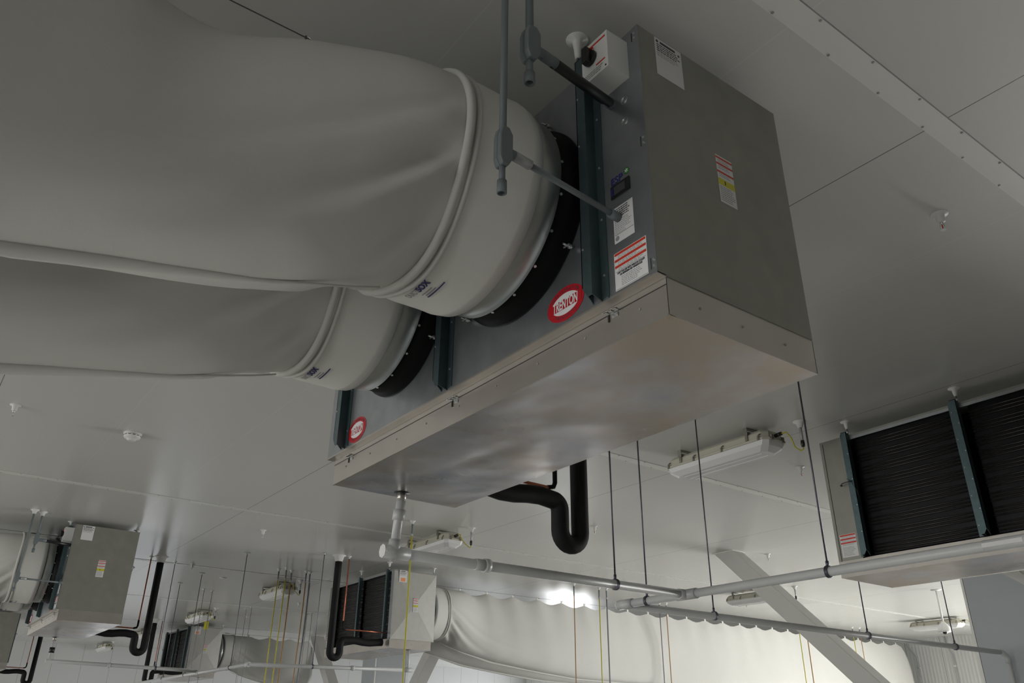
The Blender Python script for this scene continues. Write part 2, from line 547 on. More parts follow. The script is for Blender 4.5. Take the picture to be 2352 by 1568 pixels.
def warning_label(b, o, fr, w, h, full=True):
    ex, ey, ez = fr
    b.obox(o, ex, ey, ez, (0, 0, 0), (w, h, 0.0007), M_LABEL)
    for k in range(3):
        zt = h*(0.985-0.165*k)
        b.obox(o, ex, ey, ez, (w*0.02, zt-h*0.065, 0.0006), (w*0.98, zt, 0.0012), M_RED)
        text_lines(b, o, fr, w*0.12, w*0.9, zt-h*0.155, zt-h*0.075, 2, M_INKG, 0.4, k)
    O, Ex, Ey, Ez = Vector(o), Vector(ex), Vector(ey), Vector(ez)
    if full:
        for s, z in (('UNIT FOR USE WITH WALK-IN COOLER', 0.44), ('OR REFRIGERATED WAREHOUSE', 0.375)):
            b.text(s, h*0.068, M_INK, O+Ex*w*0.5+Ey*h*z+Ez*0.0008, ex, ey, ez, sx=0.72, shear=0.2, bold=0.0004)
        b.obox(o, ex, ey, ez, (w*0.03, h*0.485, 0.0006), (w*0.97, h*0.492, 0.0010), M_INK)
        text_lines(b, o, fr, w*0.2, w*0.85, h*0.06, h*0.33, 6, M_INKG, 0.4, 9)
        for z in (0.02, 0.495):
            pass
        b.obox(o, ex, ey, ez, (w*0.02, h*0.02, 0.0006), (w*0.98, h*0.028, 0.0010), M_INK)
    else:
        text_lines(b, o, fr, w*0.1, w*0.9, h*0.05, h*0.45, 7, M_INKG, 0.4, 9)

def oval_logo(b, o, fr, a, c):
    """red oval with a white lens and the maker's word across it"""
    ex, ey, ez = map(Vector, fr)
    o = Vector(o)
    def ell(ra, rb, z0, z1, m, n=48):
        pts = [o+ex*ra*math.cos(2*PI*k/n)+ey*rb*math.sin(2*PI*k/n)+ez*z0 for k in range(n)]
        b.prism(pts, ez*(z1-z0), m)
    ell(a, c, 0, 0.0008, M_REDL)
    # white lens
    ell(a*0.74, c*0.62, 0.0007, 0.0014, M_LABEL)
    b.obox(o, ex, ey, ez, (-a*0.88, -c*0.29, 0.0013), (a*0.88, c*0.29, 0.0018), M_REDL)
    b.text('TRENTON', c*0.78, M_LABEL, o+ez*0.0019-ey*c*0.02, ex, ey, ez, sx=0.56, bold=0.0014, shear=0.1)
    for word, top in (('REFRIGERATION', 1), ('PRODUCTS', 0)):
        n = len(word)
        sp = 0.155 if top else 0.19
        for i, chh in enumerate(word):
            an = (i-(n-1)/2)*sp
            if top: ph = PI/2-an; e1 = Vector((math.cos(an), -math.sin(an)))
            else: ph = -PI/2+an; e1 = Vector((math.cos(an), math.sin(an)))
            e2 = Vector((-e1.y, e1.x))
            p = o+ex*a*0.86*math.cos(ph)+ey*c*0.78*math.sin(ph)+ez*0.0009
            b.text(chh, c*0.26, M_INK, p, ex*e1.x+ey*e1.y, ex*e2.x+ey*e2.y, ez, depth=0.0003)

def make_unit(loc, label):
    t = thing('evaporator_unit', label, 'evaporator unit', loc, 0, 'ceiling hung evaporator units')
    # casing: top, ends, fan face, open coil side
    b = B()
    b.box((0, 0.004, H-0.02), (L, D, H), M_GALV)
    b.box((L-0.004, 0.002, 0), (L, D, H-0.02), M_GALV)
    b.box((0, 0.002, 0), (0.03, D, 0.03), M_GALV)
    b.box((0.004, 0.03, 0), (L-0.004, D-0.03, 0.012), M_LIP)
    b.box((0, -0.001, -0.004), (L, 0.042, 0.004), M_LIP)
    b.box((0.004, D-0.24, 0.0), (L-0.004, D-0.235, H-0.02), M_COIL)   # back of the coil bay
    b.box((L-0.03, -0.0015, 0.0), (L+0.001, 0.0, H), M_FACE)
    for z in (H-0.045, ):
        b.box((0.24, D-0.004, z), (L-0.24, D, H-0.02), M_FACE)
    cas = b.done('casing', t)
    # cross-broken end panel (x = 0 end)
    b = B()
    e = 0.03
    cpt = (-e, D/2, H/2)
    q = [(0, 0.002, 0), (0, D, 0), (0, D, H-0.02), (0, 0.002, H-0.02)]
    for i in range(4):
        b._add([q[i], q[(i+1) % 4], cpt], [(0, 1, 2)], M_ENDP)
    b._add([(0.004, p[1], p[2]) for p in q], [(0, 1, 2, 3)], M_GALV)
    b.done('end_panel', t)
    # fan face
    b = B()
    b.box((0, 0, 0.0), (L-0.234, 0.003, H), M_FACE)
    b.box((L-0.228, 0, 0.0), (L, 0.003, H), M_FACE)
    b.box((L-0.234, 0.001, 0.0), (L-0.228, 0.003, H), M_DARKM)
    for (sx, sz) in ((2.507, 1.072), (2.514, 0.556), (2.517, 0.041)):
        b.box((sx-0.012, -0.002, sz-0.022), (sx-0.008, 0, sz+0.022), M_DARKM)
        for dz in (-0.012, 0.012):
            b.cyl((sx+0.003, 0, sz+dz), (sx+0.003, -0.004, sz+dz), 0.004, M_SCREW, 8)
    for (kx, kz) in ((2.436, 0.80), (2.432, 0.70)):
        for rr in (0.016, 0.011):
            b.tube([(kx+rr*math.cos(a*PI/10), -0.0015, kz+rr*math.sin(a*PI/10)) for a in range(21)], 0.0012, M_SCREW, 5, cap=False)
    b.done('fan_panel', t)
    # coil bay on the rear
    for (xa, xb) in ((0.20, 1.14), (1.28, 2.20)):
        b = B()
        b.box((xa-0.02, D-0.09, 0.03), (xb+0.02, D-0.07, H-0.03), M_COIL)
        nz = 36
        for k in range(nz):
            z = 0.05+(H-0.1)*k/(nz-1)
            if k % 4 == 3: continue
            b.cyl((xa-0.02, D-0.064, z), (xb+0.02, D-0.064, z), 0.0075, M_TUBE, 6)
        b.done('coil', t)
    for k, (xa, xb) in enumerate(((0.004, 0.10), (2.29, L-0.004))):
        b = B()
        b.box((xa, D-0.006, 0.0), (xb, D, H-0.02), M_FACE if k == 0 else M_GALV)
        if k == 1:
            b.box((L-0.035, D-0.001, 0), (L-0.028, D+0.001, H-0.02), M_DARKM)
        b.done('coil_end_cover', t)
    # hanging channels
    for xc in (0.208, 1.235, 2.257):
        for side in (0, 1):
            b = B()
            s = -1 if side == 0 else 1
            y = 0.0 if side == 0 else D
            zt, zb = H+0.02, 0.0
            w = 0.041
            # flanged C channel, chamfered foot
            b.prism([(xc-w, y, zt), (xc-w, y+s*0.05, zt), (xc-w, y+s*0.05, zb+0.06), (xc-w, y, zb-0.0+0.012)], (0.004, 0, 0), M_CHAN)
            b.prism([(xc-w, y+s*0.05, zt), (xc+w*0.15, y+s*0.05, zt), (xc+w*0.15, y+s*0.05, zb+0.02), (xc-w*0.35, y+s*0.05, zb+0.02), (xc-w, y+s*0.05, zb+0.06)], (0, -s*0.004, 0), M_CHAN)
            b.prism([(xc+w*0.15, y+s*0.05, zt), (xc+w*0.15, y, zt), (xc+w*0.15, y, zb+0.005), (xc+w*0.15, y+s*0.05, zb+0.02)], (0.004, 0, 0), M_CHAN)
            b.box((xc+w*0.15, min(y, y+s*0.004), 0.012), (xc+w*1.15, max(y, y+s*0.004), zt), M_CHAN)
            b.box((xc-w, min(y, y+s*0.05), zt-0.004), (xc+w*0.2, max(y, y+s*0.05), zt), M_CHAN)
            for k in range(9):
                z = 0.1+k*0.118
                xx = xc-w*0.7 if k % 2 else xc+w*0.7
                yy = y+s*0.05 if k % 2 else y+s*0.004
                b.cyl((xx, yy, z), (xx, yy+s*0.003, z), 0.0045, M_SCREW, 8)
            b.done('hanging_channel', t)
    # fan rings with collars
    for xf in (0.78, 1.76):
        zf = 0.58
        b = B()
        pr = [(0.30, 0.004), (0.438, 0.0), (0.436, 0.012), (0.424, 0.03), (0.420, 0.118), (0.412, 0.118), (0.40, 0.02)]
        b.lathe(pr, M_BLACKR, o=(xf, 0, zf), axis=(0, -1, 0), n=96)
        for k in range(18):
            a = 2*PI*(k+0.3)/18
            p = Vector((xf+0.421*math.cos(a), -0.100, zf+0.421*math.sin(a)))
            q2 = Vector((xf+0.426*math.cos(a), -0.100, zf+0.426*math.sin(a)))
            b.cyl(p, q2, 0.006, M_SCREW, 8)
        ring = b.done('fan_ring', t)
        for a in (1.02, -0.66, -2.42, 2.5):
            bb = B()
            p = Vector((xf+0.455*math.cos(a), -0.002, zf+0.455*math.sin(a)))
            bb.cyl(p, p+Vector((0, -0.05, 0)), 0.004, M_SCREW, 8)
            bb.cyl(p+Vector((0, -0.012, 0)), p+Vector((0, -0.022, 0)), 0.010, M_SCREW, 8)
            bb.box((p.x-0.02, p.y-0.032, p.z-0.003), (p.x+0.012, p.y-0.028, p.z+0.003), M_SCREW)
            bb.done('guard_bolt', ring)
        b = B()
        b.lathe([(0.30, 0.02), (0.405, 0.10), (0.430, 0.112), (0.434, 0.16), (0.438, 0.235), (0.432, 0.235), (0.40, 0.12)], M_COLLAR, o=(xf, 0, zf), axis=(0, -1, 0), n=96)
        b.done('duct_collar', t)
    # drain pan
    b = B()
    px0, px1, py0, py1, pz = 0.012, L-0.004, 0.043, D+0.004, -0.14
    for (lo, hi) in (((px0, py0, pz), (px1, py0+0.003, -0.004)), ((px0, py1-0.003, pz), (px1, py1, 0.0)), ((px0, py0, pz), (px0+0.003, py1, 0)), ((px1-0.003, py0, pz), (px1, py1, 0))):
        b.box(lo, hi, M_LIP)
    b.box((px0, py0-0.0015, -0.031), (px1, py0, -0.028), M_DARKM)
    b.box((px0, py0-0.004, pz-0.003), (px1, py0+0.004, pz), M_LIP)
    for k in range(9):
        x = 0.16+k*0.28
        b.cyl((x, py0, -0.07), (x, py0-0.003, -0.07), 0.005, M_INKG, 8)
    for y in (0.2, 0.42, 0.66):
        for xe, s in ((px1, 1), (px0, -1)):
            b.cyl((xe, y, -0.07), (xe+s*0.003, y, -0.07), 0.005, M_INKG, 8)
    # dented underside
    nx, ny = 60, 22
    rnd = random.Random(3)
    i = b.mi(M_PAN)
    g = []
    for a in range(nx+1):
        row = []
        for c in range(ny+1):
            u, v = a/nx, c/ny
            edge = min(u, 1-u, v, 1-v)*8
            edge = min(1, edge)
            z = edge*(0.0035*math.sin(5.1*u+2.0*v)*math.cos(4*v+1+3*u) + 0.0018*math.sin(17*u+5*v)*math.sin(9*v+2))
            z -= 0.006*math.exp(-((u-0.62)**2/0.003+(v-0.55)**2/0.02)) * edge
            z += 0.004*math.exp(-((u-0.35)**2/0.01+(v-0.35-0.3*u)**2/0.004)) * edge
            row.append(b.bm.verts.new((px0+(px1-px0)*u, py0+(py1-py0)*v, pz+z)))
        g.append(row)
    for a in range(nx):
        for c in range(ny):
            f = b.bm.faces.new([g[a][c], g[a][c+1], g[a+1][c+1], g[a+1][c]])
            f.material_index = i
            f.smooth = True
    pan = b.done('drain_pan', t)
    b = B()
    b.lathe([(0.0, -0.004), (0.045, -0.003), (0.045, 0), (0, 0)], M_BLKP, o=(0.11, 0.42, pz), n=24)
    b.cyl((0.11, 0.42, pz), (0.11, 0.42, pz-0.05), 0.026, M_LIP, 20)
    b.done('drain_outlet', pan)
    # latches on the pan seam
    for x in (0.217, 1.25, 2.275):
        b = B()
        z = -0.028
        b.box((x-0.028, 0.035, z-0.004), (x+0.028, 0.0415, z+0.003), M_SCREW)
        b.box((x-0.028, 0.038, z-0.03), (x-0.022, 0.0415, z), M_DARKM)
        b.box((x-0.006, 0.039, z-0.022), (x+0.022, 0.0415, z-0.006), M_SCREW)
        for dx in (-0.022, 0.0, 0.024):
            b.cyl((x+dx, 0.035, z+0.004), (x+dx+0.012, 0.02, z-0.004), 0.0022, M_DARKM, 6)
            b.cyl((x+dx, 0.030, z+0.004), (x+dx-0.008, 0.012, z-0.003), 0.0022, M_SCREW, 6)
        b.done('pan_latch', t)
    # labels on the fan face
    fr = EX['front']
    b = B(); oval_logo(b, (2.065, -0.0006, 0.085), fr, 0.106, 0.070); b.done('oval_logo_sticker', t, label='red oval sticker beside the electrical end')
    b = B(); oval_logo(b, (0.350, -0.0006, 0.075), fr, 0.103, 0.068); b.done('oval_logo_sticker', t, label='red oval sticker near the plain end')
    b = B(); warning_label(b, (2.335, -0.0006, 0.012), fr, 0.158, 0.15); b.done('warning_label', t, label='white warning label with three red bars')
    b = B()
    o = (2.343, -0.0006, 0.2)
    ex, ey, ez = fr
    b.obox(o, ex, ey, ez, (0, 0, 0), (0.1, 0.149, 0.0007), M_LABEL)
    text_lines(b, o, fr, 0.006, 0.094, 0.10, 0.145, 5, M_INK, 0.45, 3)
    text_lines(b, o, fr, 0.006, 0.094, 0.05, 0.095, 6, M_INKG, 0.35, 4)
    text_lines(b, o, fr, 0.004, 0.06, 0.035, 0.05, 2, M_INKG, 0.3, 5)
    b.lathe([(0.0, 0.0008), (0.009, 0.0010), (0.010, 0.0006)], M_INKG, o=(2.358, -0.001, 0.218), axis=(0, -1, 0), n=20)
    b.obox(o, ex, ey, ez, (0.004, 0.033, 0.0006), (0.096, 0.0345, 0.001), M_INK)
    b.done('data_plate', t, label='white data plate with small print')
    b = B()
    b.text('ESP', 0.043, M_BLUEINK, (2.339, -0.0008, 0.467), *fr, align='LEFT', bold=0.0006)
    b.lathe([(0.0, 0.0014), (0.0135, 0.0014), (0.0135, 0.0)], M_GREEN, o=(2.423, -0.0008, 0.478), axis=(0, -1, 0), n=24)
    for k in range(3):
        a = PI*k/3+PI/2
        b.obox((2.423, -0.0022, 0.478), (math.cos(a), 0, math.sin(a)), (-math.sin(a), 0, math.cos(a)), (0, -1, 0), (-0.009, -0.0014, 0), (0.009, 0.0014, 0.0006), M_LABEL)
    b.done('controller_lettering', t, label='dark blue letters with a green star badge')
    b = B()
    b.box((2.340, -0.006, 0.392), (2.436, 0, 0.446), M_BLKP)
    b.box((2.358, -0.007, 0.402), (2.415, -0.005, 0.437), M_INK)
    b.box((2.343, -0.0075, 0.404), (2.354, -0.006, 0.434), M_BLUEINK)
    b.done('controller_display', t, bevel=0.003)
    # end labels on both ends
    for fr, xo in ((EX['right'], (L+0.0006, 0, 0)), (EX['left'], (-0.0006, D, 0))):
        ex, ey, ez = map(Vector, fr)
        off = Vector(xo)
        zoff = 0.0 if xo[0] > 1 else 0.011
        b = B()
        o = off+ex*0.091+ey*0.915+ez*zoff
        b.obox(o, ex, ey, ez, (0, 0, 0), (0.15, 0.195, 0.0007), M_LABEL)
        b.obox(o, ex, ey, ez, (0.03, 0.172, 0.0006), (0.115, 0.184, 0.0011), M_INK)
        b.lathe([(0, 0.001), (0.007, 0.001), (0.007, 0)], M_INK, o=o+ex*0.014+ey*0.178, axis=ez, n=12)
        b.lathe([(0, 0.001), (0.006, 0.001), (0.006, 0)], M_INK, o=o+ex*0.135+ey*0.168, axis=ez, n=12)
        text_lines(b, o, fr, 0.01, 0.14, 0.125, 0.168, 4, M_INK, 0.5, 11)
        text_lines(b, o, fr, 0.01, 0.14, 0.10, 0.124, 3, M_INKG, 0.35, 12)
        if xo[0] < 1:
            b.obox(o, ex, ey, ez, (0.03, 0.012, 0.0006), (0.12, 0.07, 0.0011), M_ORANGE)
        b.done('notice_sheet', t, label='white printed sheet near the top of the end panel')
        b = B()
        o = off+ex*0.382+ey*0.447+ez*(zoff*2.7)
        w = 0.095
        b.obox(o, ex, ey, ez, (0, 0, 0), (w, 0.225, 0.0007), M_LABEL)
        for z in (0.218, 0.188, 0.150):
            b.obox(o, ex, ey, ez, (0, z-0.009, 0.0006), (w, z, 0.0012), M_RED)
            text_lines(b, o, fr, 0.01, w-0.01, z-0.028, z-0.011, 2, M_INKG, 0.4, 7)
        b.obox(o, ex, ey, ez, (0, 0.083, 0.0006), (w, 0.113, 0.0012), M_YEL)
        b.obox(o, ex, ey, ez, (0.036, 0.09, 0.0011), (0.042, 0.108, 0.0015), M_INK)
        text_lines(b, o, fr, 0.006, w-0.006, 0.008, 0.08, 8, M_INKG, 0.4, 8)
        b.done('hazard_label', t, label='tall sticker with red bars over a yellow band')
    # warning label on the coil side end cover
    b = B(); warning_label(b, (L-0.048, D+0.0006, 0.03), EX['back'], 0.158, 0.20, False); b.done('warning_label', t, label='warning label on the coil side cover')
    # disconnect switch
    b = B()
    b.box((2.325, -0.108, 0.888), (2.47, 0, 1.07), M_WHITE)
    b.box((2.335, -0.1095, 1.045), (2.46, -0.1075, 1.053), M_RED)
    b.box((2.405, -0.1095, 0.935), (2.455, -0.1075, 0.941), M_RED)
    o = (2.335, -0.1086, 0.897)
    text_lines(b, o, EX['front'], 0.0, 0.11, 0.0, 0.03, 3, M_INKG, 0.35, 2)
    for dx in (2.338, 2.457):
        b.cyl((dx, -0.108, 0.90), (dx, -0.110, 0.90), 0.004, M_INK, 8)
    sw = b.done('disconnect_switch', t, bevel=0.006)
    b = B()
    b.cyl((2.378, -0.108, 0.99), (2.378, -0.123, 0.99), 0.034, M_BLKP, 24)
    b.box((2.364, -0.148, 0.952), (2.392, -0.121, 1.028), M_BLKP)
    b.box((2.352, -0.126, 1.022), (2.404, -0.115, 1.030), M_RED)
    b.done('rotary_handle', sw, bevel=0.004)
    # thermostat probe clipped on the coil-side channel
    b = B()
    b.tube([(2.36, D+0.03, 0.66), (2.33, D+0.065, 0.665), (2.27, D+0.08, 0.665), (2.22, D+0.075, 0.665)], 0.004, M_BLKP, 8)
    b.lathe([(0, -0.012), (0.010, -0.006), (0.010, 0.006), (0, 0.012)], M_BLKP, o=(2.36, D+0.03, 0.66), axis=(1, 0, 0), n=12)
    b.tube([(2.28, D+0.06, 0.70), (2.24, D+0.07, 0.67), (2.20, D+0.06, 0.58), (2.19, D+0.055, 0.5)], 0.002, M_BLKP, 6)
    b.done('sensor_probe', t)
    return t

u1 = make_unit((-4.08, 1.717, 1.365), 'large evaporator unit hanging front centre, stained shiny drain pan seen from below')
UZ = {1: 0.0, 2: 0.085, 3: 0.04, 4: 0.06, 5: 0.05, 6: 0.07}
u2 = dup(u1, (-15.03, 1.717, 1.365+UZ[2]), 'evaporator unit at the left edge with its plain grey end panel facing the camera')
u4 = dup(u1, (-25.95, 1.65, 1.365+UZ[4]), 'evaporator unit cut off by the lower left frame edge, furthest in its row')
u3 = dup(u1, (-12.48, 7.52, 1.365+UZ[3]), 'evaporator unit low in the centre with black trap pipe hanging before its coils', rotz=PI)
u5 = dup(u1, (-1.66, 7.545, 1.365+UZ[5]), 'evaporator unit at the right edge showing wide dark coil faces', rotz=PI)
u6 = dup(u1, (-23.35, 7.38, 1.365+UZ[6]), 'small distant evaporator unit behind thin rods, beside the yellow tag', rotz=PI)

# ------------------------------------------------------------------ fabric ducts
def lerp_table(tb, x):
    if x <= tb[0][0]: return tb[0][1]
    for (a, va), (c, vc) in zip(tb, tb[1:]):
        if x <= c:
            t = (x-a)/(c-a)
            return va+(vc-va)*t
    return tb[-1][1]
def sstep(a, c, x):
    t = max(0, min(1, (x-a)/(c-a)))
    return t*t*(3-2*t)
ZB = [(0, -0.445), (0.27, -0.47), (0.5, -0.545), (0.8, -0.625), (1.2, -0.70), (1.5, -0.765), (2.7, -0.895), (3.5, -0.965), (5, -1.0), (30, -1.02)]
def make_duct(loc, length, label, rotz=0, logo=True, endcap=True, drop=0.105):
    """runs along local -y from the collar; local z = 0 is the fan axis"""
    t = thing('fabric_duct', label, 'fabric duct', loc, rotz, 'white fabric ducts on suspension cables')
    b = B()
    n = 96
    R = 0.446
    ds = [0.0]
    while ds[-1] < length:
        d = ds[-1]
        ds.append(d + (0.02 if d < 1.6 else (0.05 if d < 4 else 0.12)))
    rnd = random.Random(5)
    im = b.mi(M_FAB)
    rings = []
    SP = 0.62
    for d in ds:
        pos = d
        d = max(0.0, d-0.05)
        bl = sstep(0.26, 1.25, d)
        zb = lerp_table(ZB, d)
        zt = 0.452-drop*sstep(0.27, 0.6, d)
        fr = (pos-0.78)/SP
        sag = abs(math.sin(PI*fr)) ** 1.3 * 0.055 * sstep(0.6, 1.0, d)
        ring = []
        Wd = 0.30-0.14*sstep(1.0, 5.0, d)
        for k in range(n):
            th = 2*PI*k/n
            cx, cz = R*math.sin(th), R*math.cos(th)
            if d < 0.27: pass
            u = (1-math.cos(th))/2
            sgn = 1 if math.sin(th) >= 0 else -1
            w = Wd*2.35*u**0.95*max(0.0, 1-u)**0.52+0.035*sstep(0.55, 0.95, u)*min(1, math.sqrt(max(0, 1-u)/0.03))
            hx = sgn*w
            hz = zt+(zb-zt)*u
            x = cx+(hx-cx)*bl
            z = cz+(hz-cz)*bl
            if bl < 1 and zb < -R:
                z += (zb+R)*max(0, u-0.5)*2*(1-bl)*sstep(0.27, 0.6, d)
            # scalloped top between the clips
            z -= sag*math.exp(-u*7)
            # folds that fan out from the cuff seam and die away along the duct
            if d > 0.27:
                q = d-0.27
                low = sstep(0.25, 0.8, u)
                a1 = 0.036*low*math.exp(-q/0.55)*sstep(0, 0.12, q)
                ph = 15*u-3.6*q/(0.35+0.4*q)
                fold = a1*(math.sin(ph*1.9)+0.5*math.sin(ph*3.7+1.2))
                a2 = 0.010*math.sin(2.1*d+4*u)*math.sin(1.3*d-3*u+1)*sstep(0.3, 1.5, q)
                a3 = 0.014*math.exp(-u*3)*math.cos(2*PI*fr)*sstep(0.3, 1.0, q)
                dd = fold+a2+a3
                nl = math.hypot(x, z-0.0) or 1
                x += dd*math.sin(th)
                z += 0.4*dd*math.cos(th)
            ring.append(b.bm.verts.new((x, -pos, z)))
        rings.append(ring)
    for i in range(len(rings)-1):
        for k in range(n):
            f = b.bm.faces.new([rings[i][k], rings[i][(k+1) % n], rings[i+1][(k+1) % n], rings[i+1][k]])
            f.smooth = True
            f.material_index = im
    if endcap:
        last = rings[-1]
        y = -ds[-1]
        c2 = [b.bm.verts.new((v.co.x*0.7, y-0.16, (v.co.z+0.3)*0.75-0.3)) for v in last]
        for k in range(n):
            f = b.bm.faces.new([last[k], last[(k+1) % n], c2[(k+1) % n], c2[k]]); f.smooth = True; f.material_index = im
        f = b.bm.faces.new(c2); f.material_index = im
    b.done('duct_body', t)
    # cuff over the collar, ending in the doubled zip seam
    b = B()
    b.lathe([(0.441, 0.0), (0.447, 0.012), (0.455, 0.0), (0.462, 0.05), (0.459, 0.10), (0.460, 0.22), (0.454, 0.31)], M_CUFF, axis=(0, -1, 0), n=96)
    b.done('cuff', t)
    b = B()
    for yy, rr in ((0.285, 0.012), (0.322, 0.016)):
        pts = [((R+0.012+0.006*math.sin(5*a)*(1 if yy > 0.3 else 0.3))*math.sin(a), -yy-0.010*math.sin(3*a+yy*9), (R+0.012+0.006*math.sin(5*a))*math.cos(a)) for a in [2*PI*k/96 for k in range(97)]]
        b.tube(pts, rr, M_FAB, 8, cap=False)
    b.done('zip_seam', t)
    # raised bottom hem
    b = B()
    pts = []
    for d in [x*0.1 for x in range(4, int(length*10))]:
        pts.append((0.0, -d, lerp_table(ZB, d)+0.012-0.012*sstep(0.5, 1.2, d)))
    b.tube(pts, [0.004+0.020*sstep(0.5, 1.4, -p[1]) for p in pts], M_FAB, 10)
    b.done('bottom_hem', t)
    if logo:
        # printed maker's mark low on the cuff, set on the fabric surface
        b = B()
        rr = 0.4625
        th0 = math.radians(189)
        def bent(bb, s_, size, m, ox, oy, sh=0, sx=1.0, bold=0.0):
            nb = len(bb.bm.verts)
            bb.text(s_, size, m, (0, 0, 0), (1, 0, 0), (0, 1, 0), (0, 0, 1), align='LEFT', shear=sh, sx=sx, bold=bold)
            bb.bm.verts.ensure_lookup_table()
            for v in list(bb.bm.verts)[nb:]:
                a = th0-(v.co.x+ox)/rr
                rad = rr+v.co.z
                v.co = Vector((rad*math.sin(a), -(v.co.y+oy), rad*math.cos(a)))
        bent(b, 'DUCT', 0.038, M_INKG, 0.0, 0.245, 0.0, 0.72)
        bent(b, 'SOX', 0.040, M_BLUEINK, 0.070, 0.245, 0.25, 0.95, 0.0014)
        for k, (x0_, wd, m, hh) in enumerate(((0.055, 0.07, M_INKG, 0.004), (0.062, 0.07, M_INKG, 0.004), (0.055, 0.12, M_BLUEINK, 0.006))):
            for j in range(14):
                a = th0-(x0_+wd*j/14)/rr
                p = Vector((rr*math.sin(a), -(0.212-0.013*k), rr*math.cos(a)))
                b.obox(p, (math.sin(a-PI/2), 0, math.cos(a-PI/2)), (0, -1, 0), (math.sin(a), 0, math.cos(a)), (0, 0, 0), (wd/14*0.8, hh, 0.0008), m)
        b.done('printed_mark', t, label='dark blue printed maker mark on the cuff')
    return t, SP
def make_cable(loc, length, label, rotz=0):
    t = thing('suspension_cable', label, 'cable', loc, rotz, 'steel cables carrying the fabric ducts')
    b = B()
    pts = [(0, -d*0.5, 0.0) for d in range(0, int(length*2)+1)]
    b.tube(pts, 0.0026, M_CABLE, 6)
    b.cyl((0, -0.10, 0), (0, -0.22, 0), 0.008, M_CABLE, 8)
    b.cyl((0, 0.0, 0), (0, 0.212, 0.005), 0.004, M_CABLE, 6)
    b.done('cable', t)
    d = 0.78
    k = 0
    while d < length and k < 28:
        b = B()
        b.box((-0.006, -d-0.020, -0.105), (0.006, -d+0.020, -0.008), M_CUFF)
        b.tube([(0.004, -d-0.02, 0.006), (0.006, -d, -0.006), (0.004, -d+0.02, 0.006)], 0.003, M_SCREW, 6)
        b.cyl((0, -d-0.026, 0.008), (0, -d-0.026, -0.016), 0.004, M_CABLE, 6)
        b.cyl((0, -d+0.026, 0.004), (0, -d+0.026, -0.014), 0.005, M_SCREW, 6)
        b.done('duct_clip', t)
        d += 0.62; k += 1
    return t
ZF = 1.945
d1, _ = make_duct((-2.32, 1.50, ZF), 9.0, 'nearest white fabric duct filling the upper left, running off the front evaporator')
make_cable((-2.32, 1.50, ZF+0.468), 9.0, 'thin steel cable above the nearest fabric duct')
dup(d1, (-3.30, 1.50, ZF), 'second white fabric duct just below the nearest one, from the front evaporator')
make_cable((-3.30, 1.50, ZF+0.485), 9.0, 'thin steel cable above the second fabric duct of the front evaporator')
dup(d1, (-13.27, 1.50, ZF+UZ[2]), 'fabric duct cuff beside the conduits at the left edge')
make_cable((-13.27, 1.50, ZF+0.485+UZ[2]), 9.0, 'cable over the fabric duct at the left edge')
dup(d1, (-14.25, 1.50, ZF+UZ[2]), 'lower fabric duct on the far end of the left edge evaporator')
d3, _ = make_duct((-13.26, 7.737, ZF+UZ[3]), 15.9, 'long pale fabric duct sweeping from lower centre toward the right', rotz=PI, logo=False, drop=0.0)
c3 = make_cable((-13.26, 7.737, ZF+0.495+UZ[3]), 16.2, 'cable with small clips along the top of the long centre duct', rotz=PI)
dup(d3, (-14.24, 7.737, ZF+UZ[3]), 'parallel fabric duct hidden behind the long centre duct', rotz=PI)
make_duct((-24.13, 7.597, ZF+UZ[6]), 2.55, 'distant fabric duct with scalloped top at lower left of centre', rotz=PI, logo=False, drop=0.0)
make_cable((-24.13, 7.597, ZF+0.495+UZ[6]), 2.8, 'cable above the distant scalloped fabric duct', rotz=PI)
dup(d3, (-2.44, 7.775, ZF+UZ[5]), 'fabric duct behind the right edge evaporator, nearer the frame edge', rotz=PI)
dup(d3, (-3.42, 7.775, ZF+UZ[5]), 'beige sliver of fabric duct below the right edge evaporator', rotz=PI)

# ------------------------------------------------------------------ hangers of the evaporators
def make_hanger(loc, h, label):
    t = thing('hanger_rod', label, 'hanger rod', loc, 0, 'short hanger rods with white ceiling cups')
    b = B()
    b.lathe([(0.0, 0.0), (0.048, 0.0), (0.046, -0.004), (0.022, -0.010), (0.016, -0.05), (0.012, -min(0.12, h*0.7)), (0, -min(0.12, h*0.7))], M_WHITE, n=24)
    b.done('ceiling_cup', t)
    b = B(); b.cyl((0, 0, -0.02), (0, 0, -h-0.02), 0.006, M_ROD, 8)
    b.cyl((0, 0, -h+0.005), (0, 0, -h-0.012), 0.011, M_SCREW, 6)
    b.done('rod', t)
    return t
def hang(unit, i, label, h0):
    pass
ZT = 1.365+H+0.02
hs = [  # unit origin, rotated?, z shift, [(local x, side, words)]
    ((-4.08, 1.717), 0, UZ[1], [(2.21, 0, 'white cup and rod behind the disconnect switch of the front evaporator')]),
    ((-15.03, 1.717), 0, UZ[2], [(2.21, 0, 'cup and rod above the fan side of the left edge evaporator'), (1.19, 0, 'middle cup and rod on the fan side of the left edge evaporator'), (2.21, 1, 'cup and rod at the back right corner of the left edge evaporator')]),
    ((-12.48, 7.52), 1, UZ[3], [(0.145, 1, 'cup and rod at the right coil channel of the low centre evaporator'), (1.19, 1, 'cup and rod at the middle coil channel of the low centre evaporator'), (2.21, 1, 'cup and rod at the left coil channel of the low centre evaporator'), (0.145, 0, 'cup and rod at the duct side corner of the low centre evaporator')]),
    ((-1.66, 7.545), 1, UZ[5], [(2.21, 1, 'cup and rod on the left coil channel of the right edge evaporator'), (1.19, 1, 'cup and rod on the middle coil channel of the right edge evaporator')]),
    ((-23.35, 7.38), 1, UZ[6], [(0.145, 1, 'cup and rod at the near coil channel of the small distant evaporator'), (0.145, 0, 'cup and rod at the duct side of the small distant evaporator')]),
]
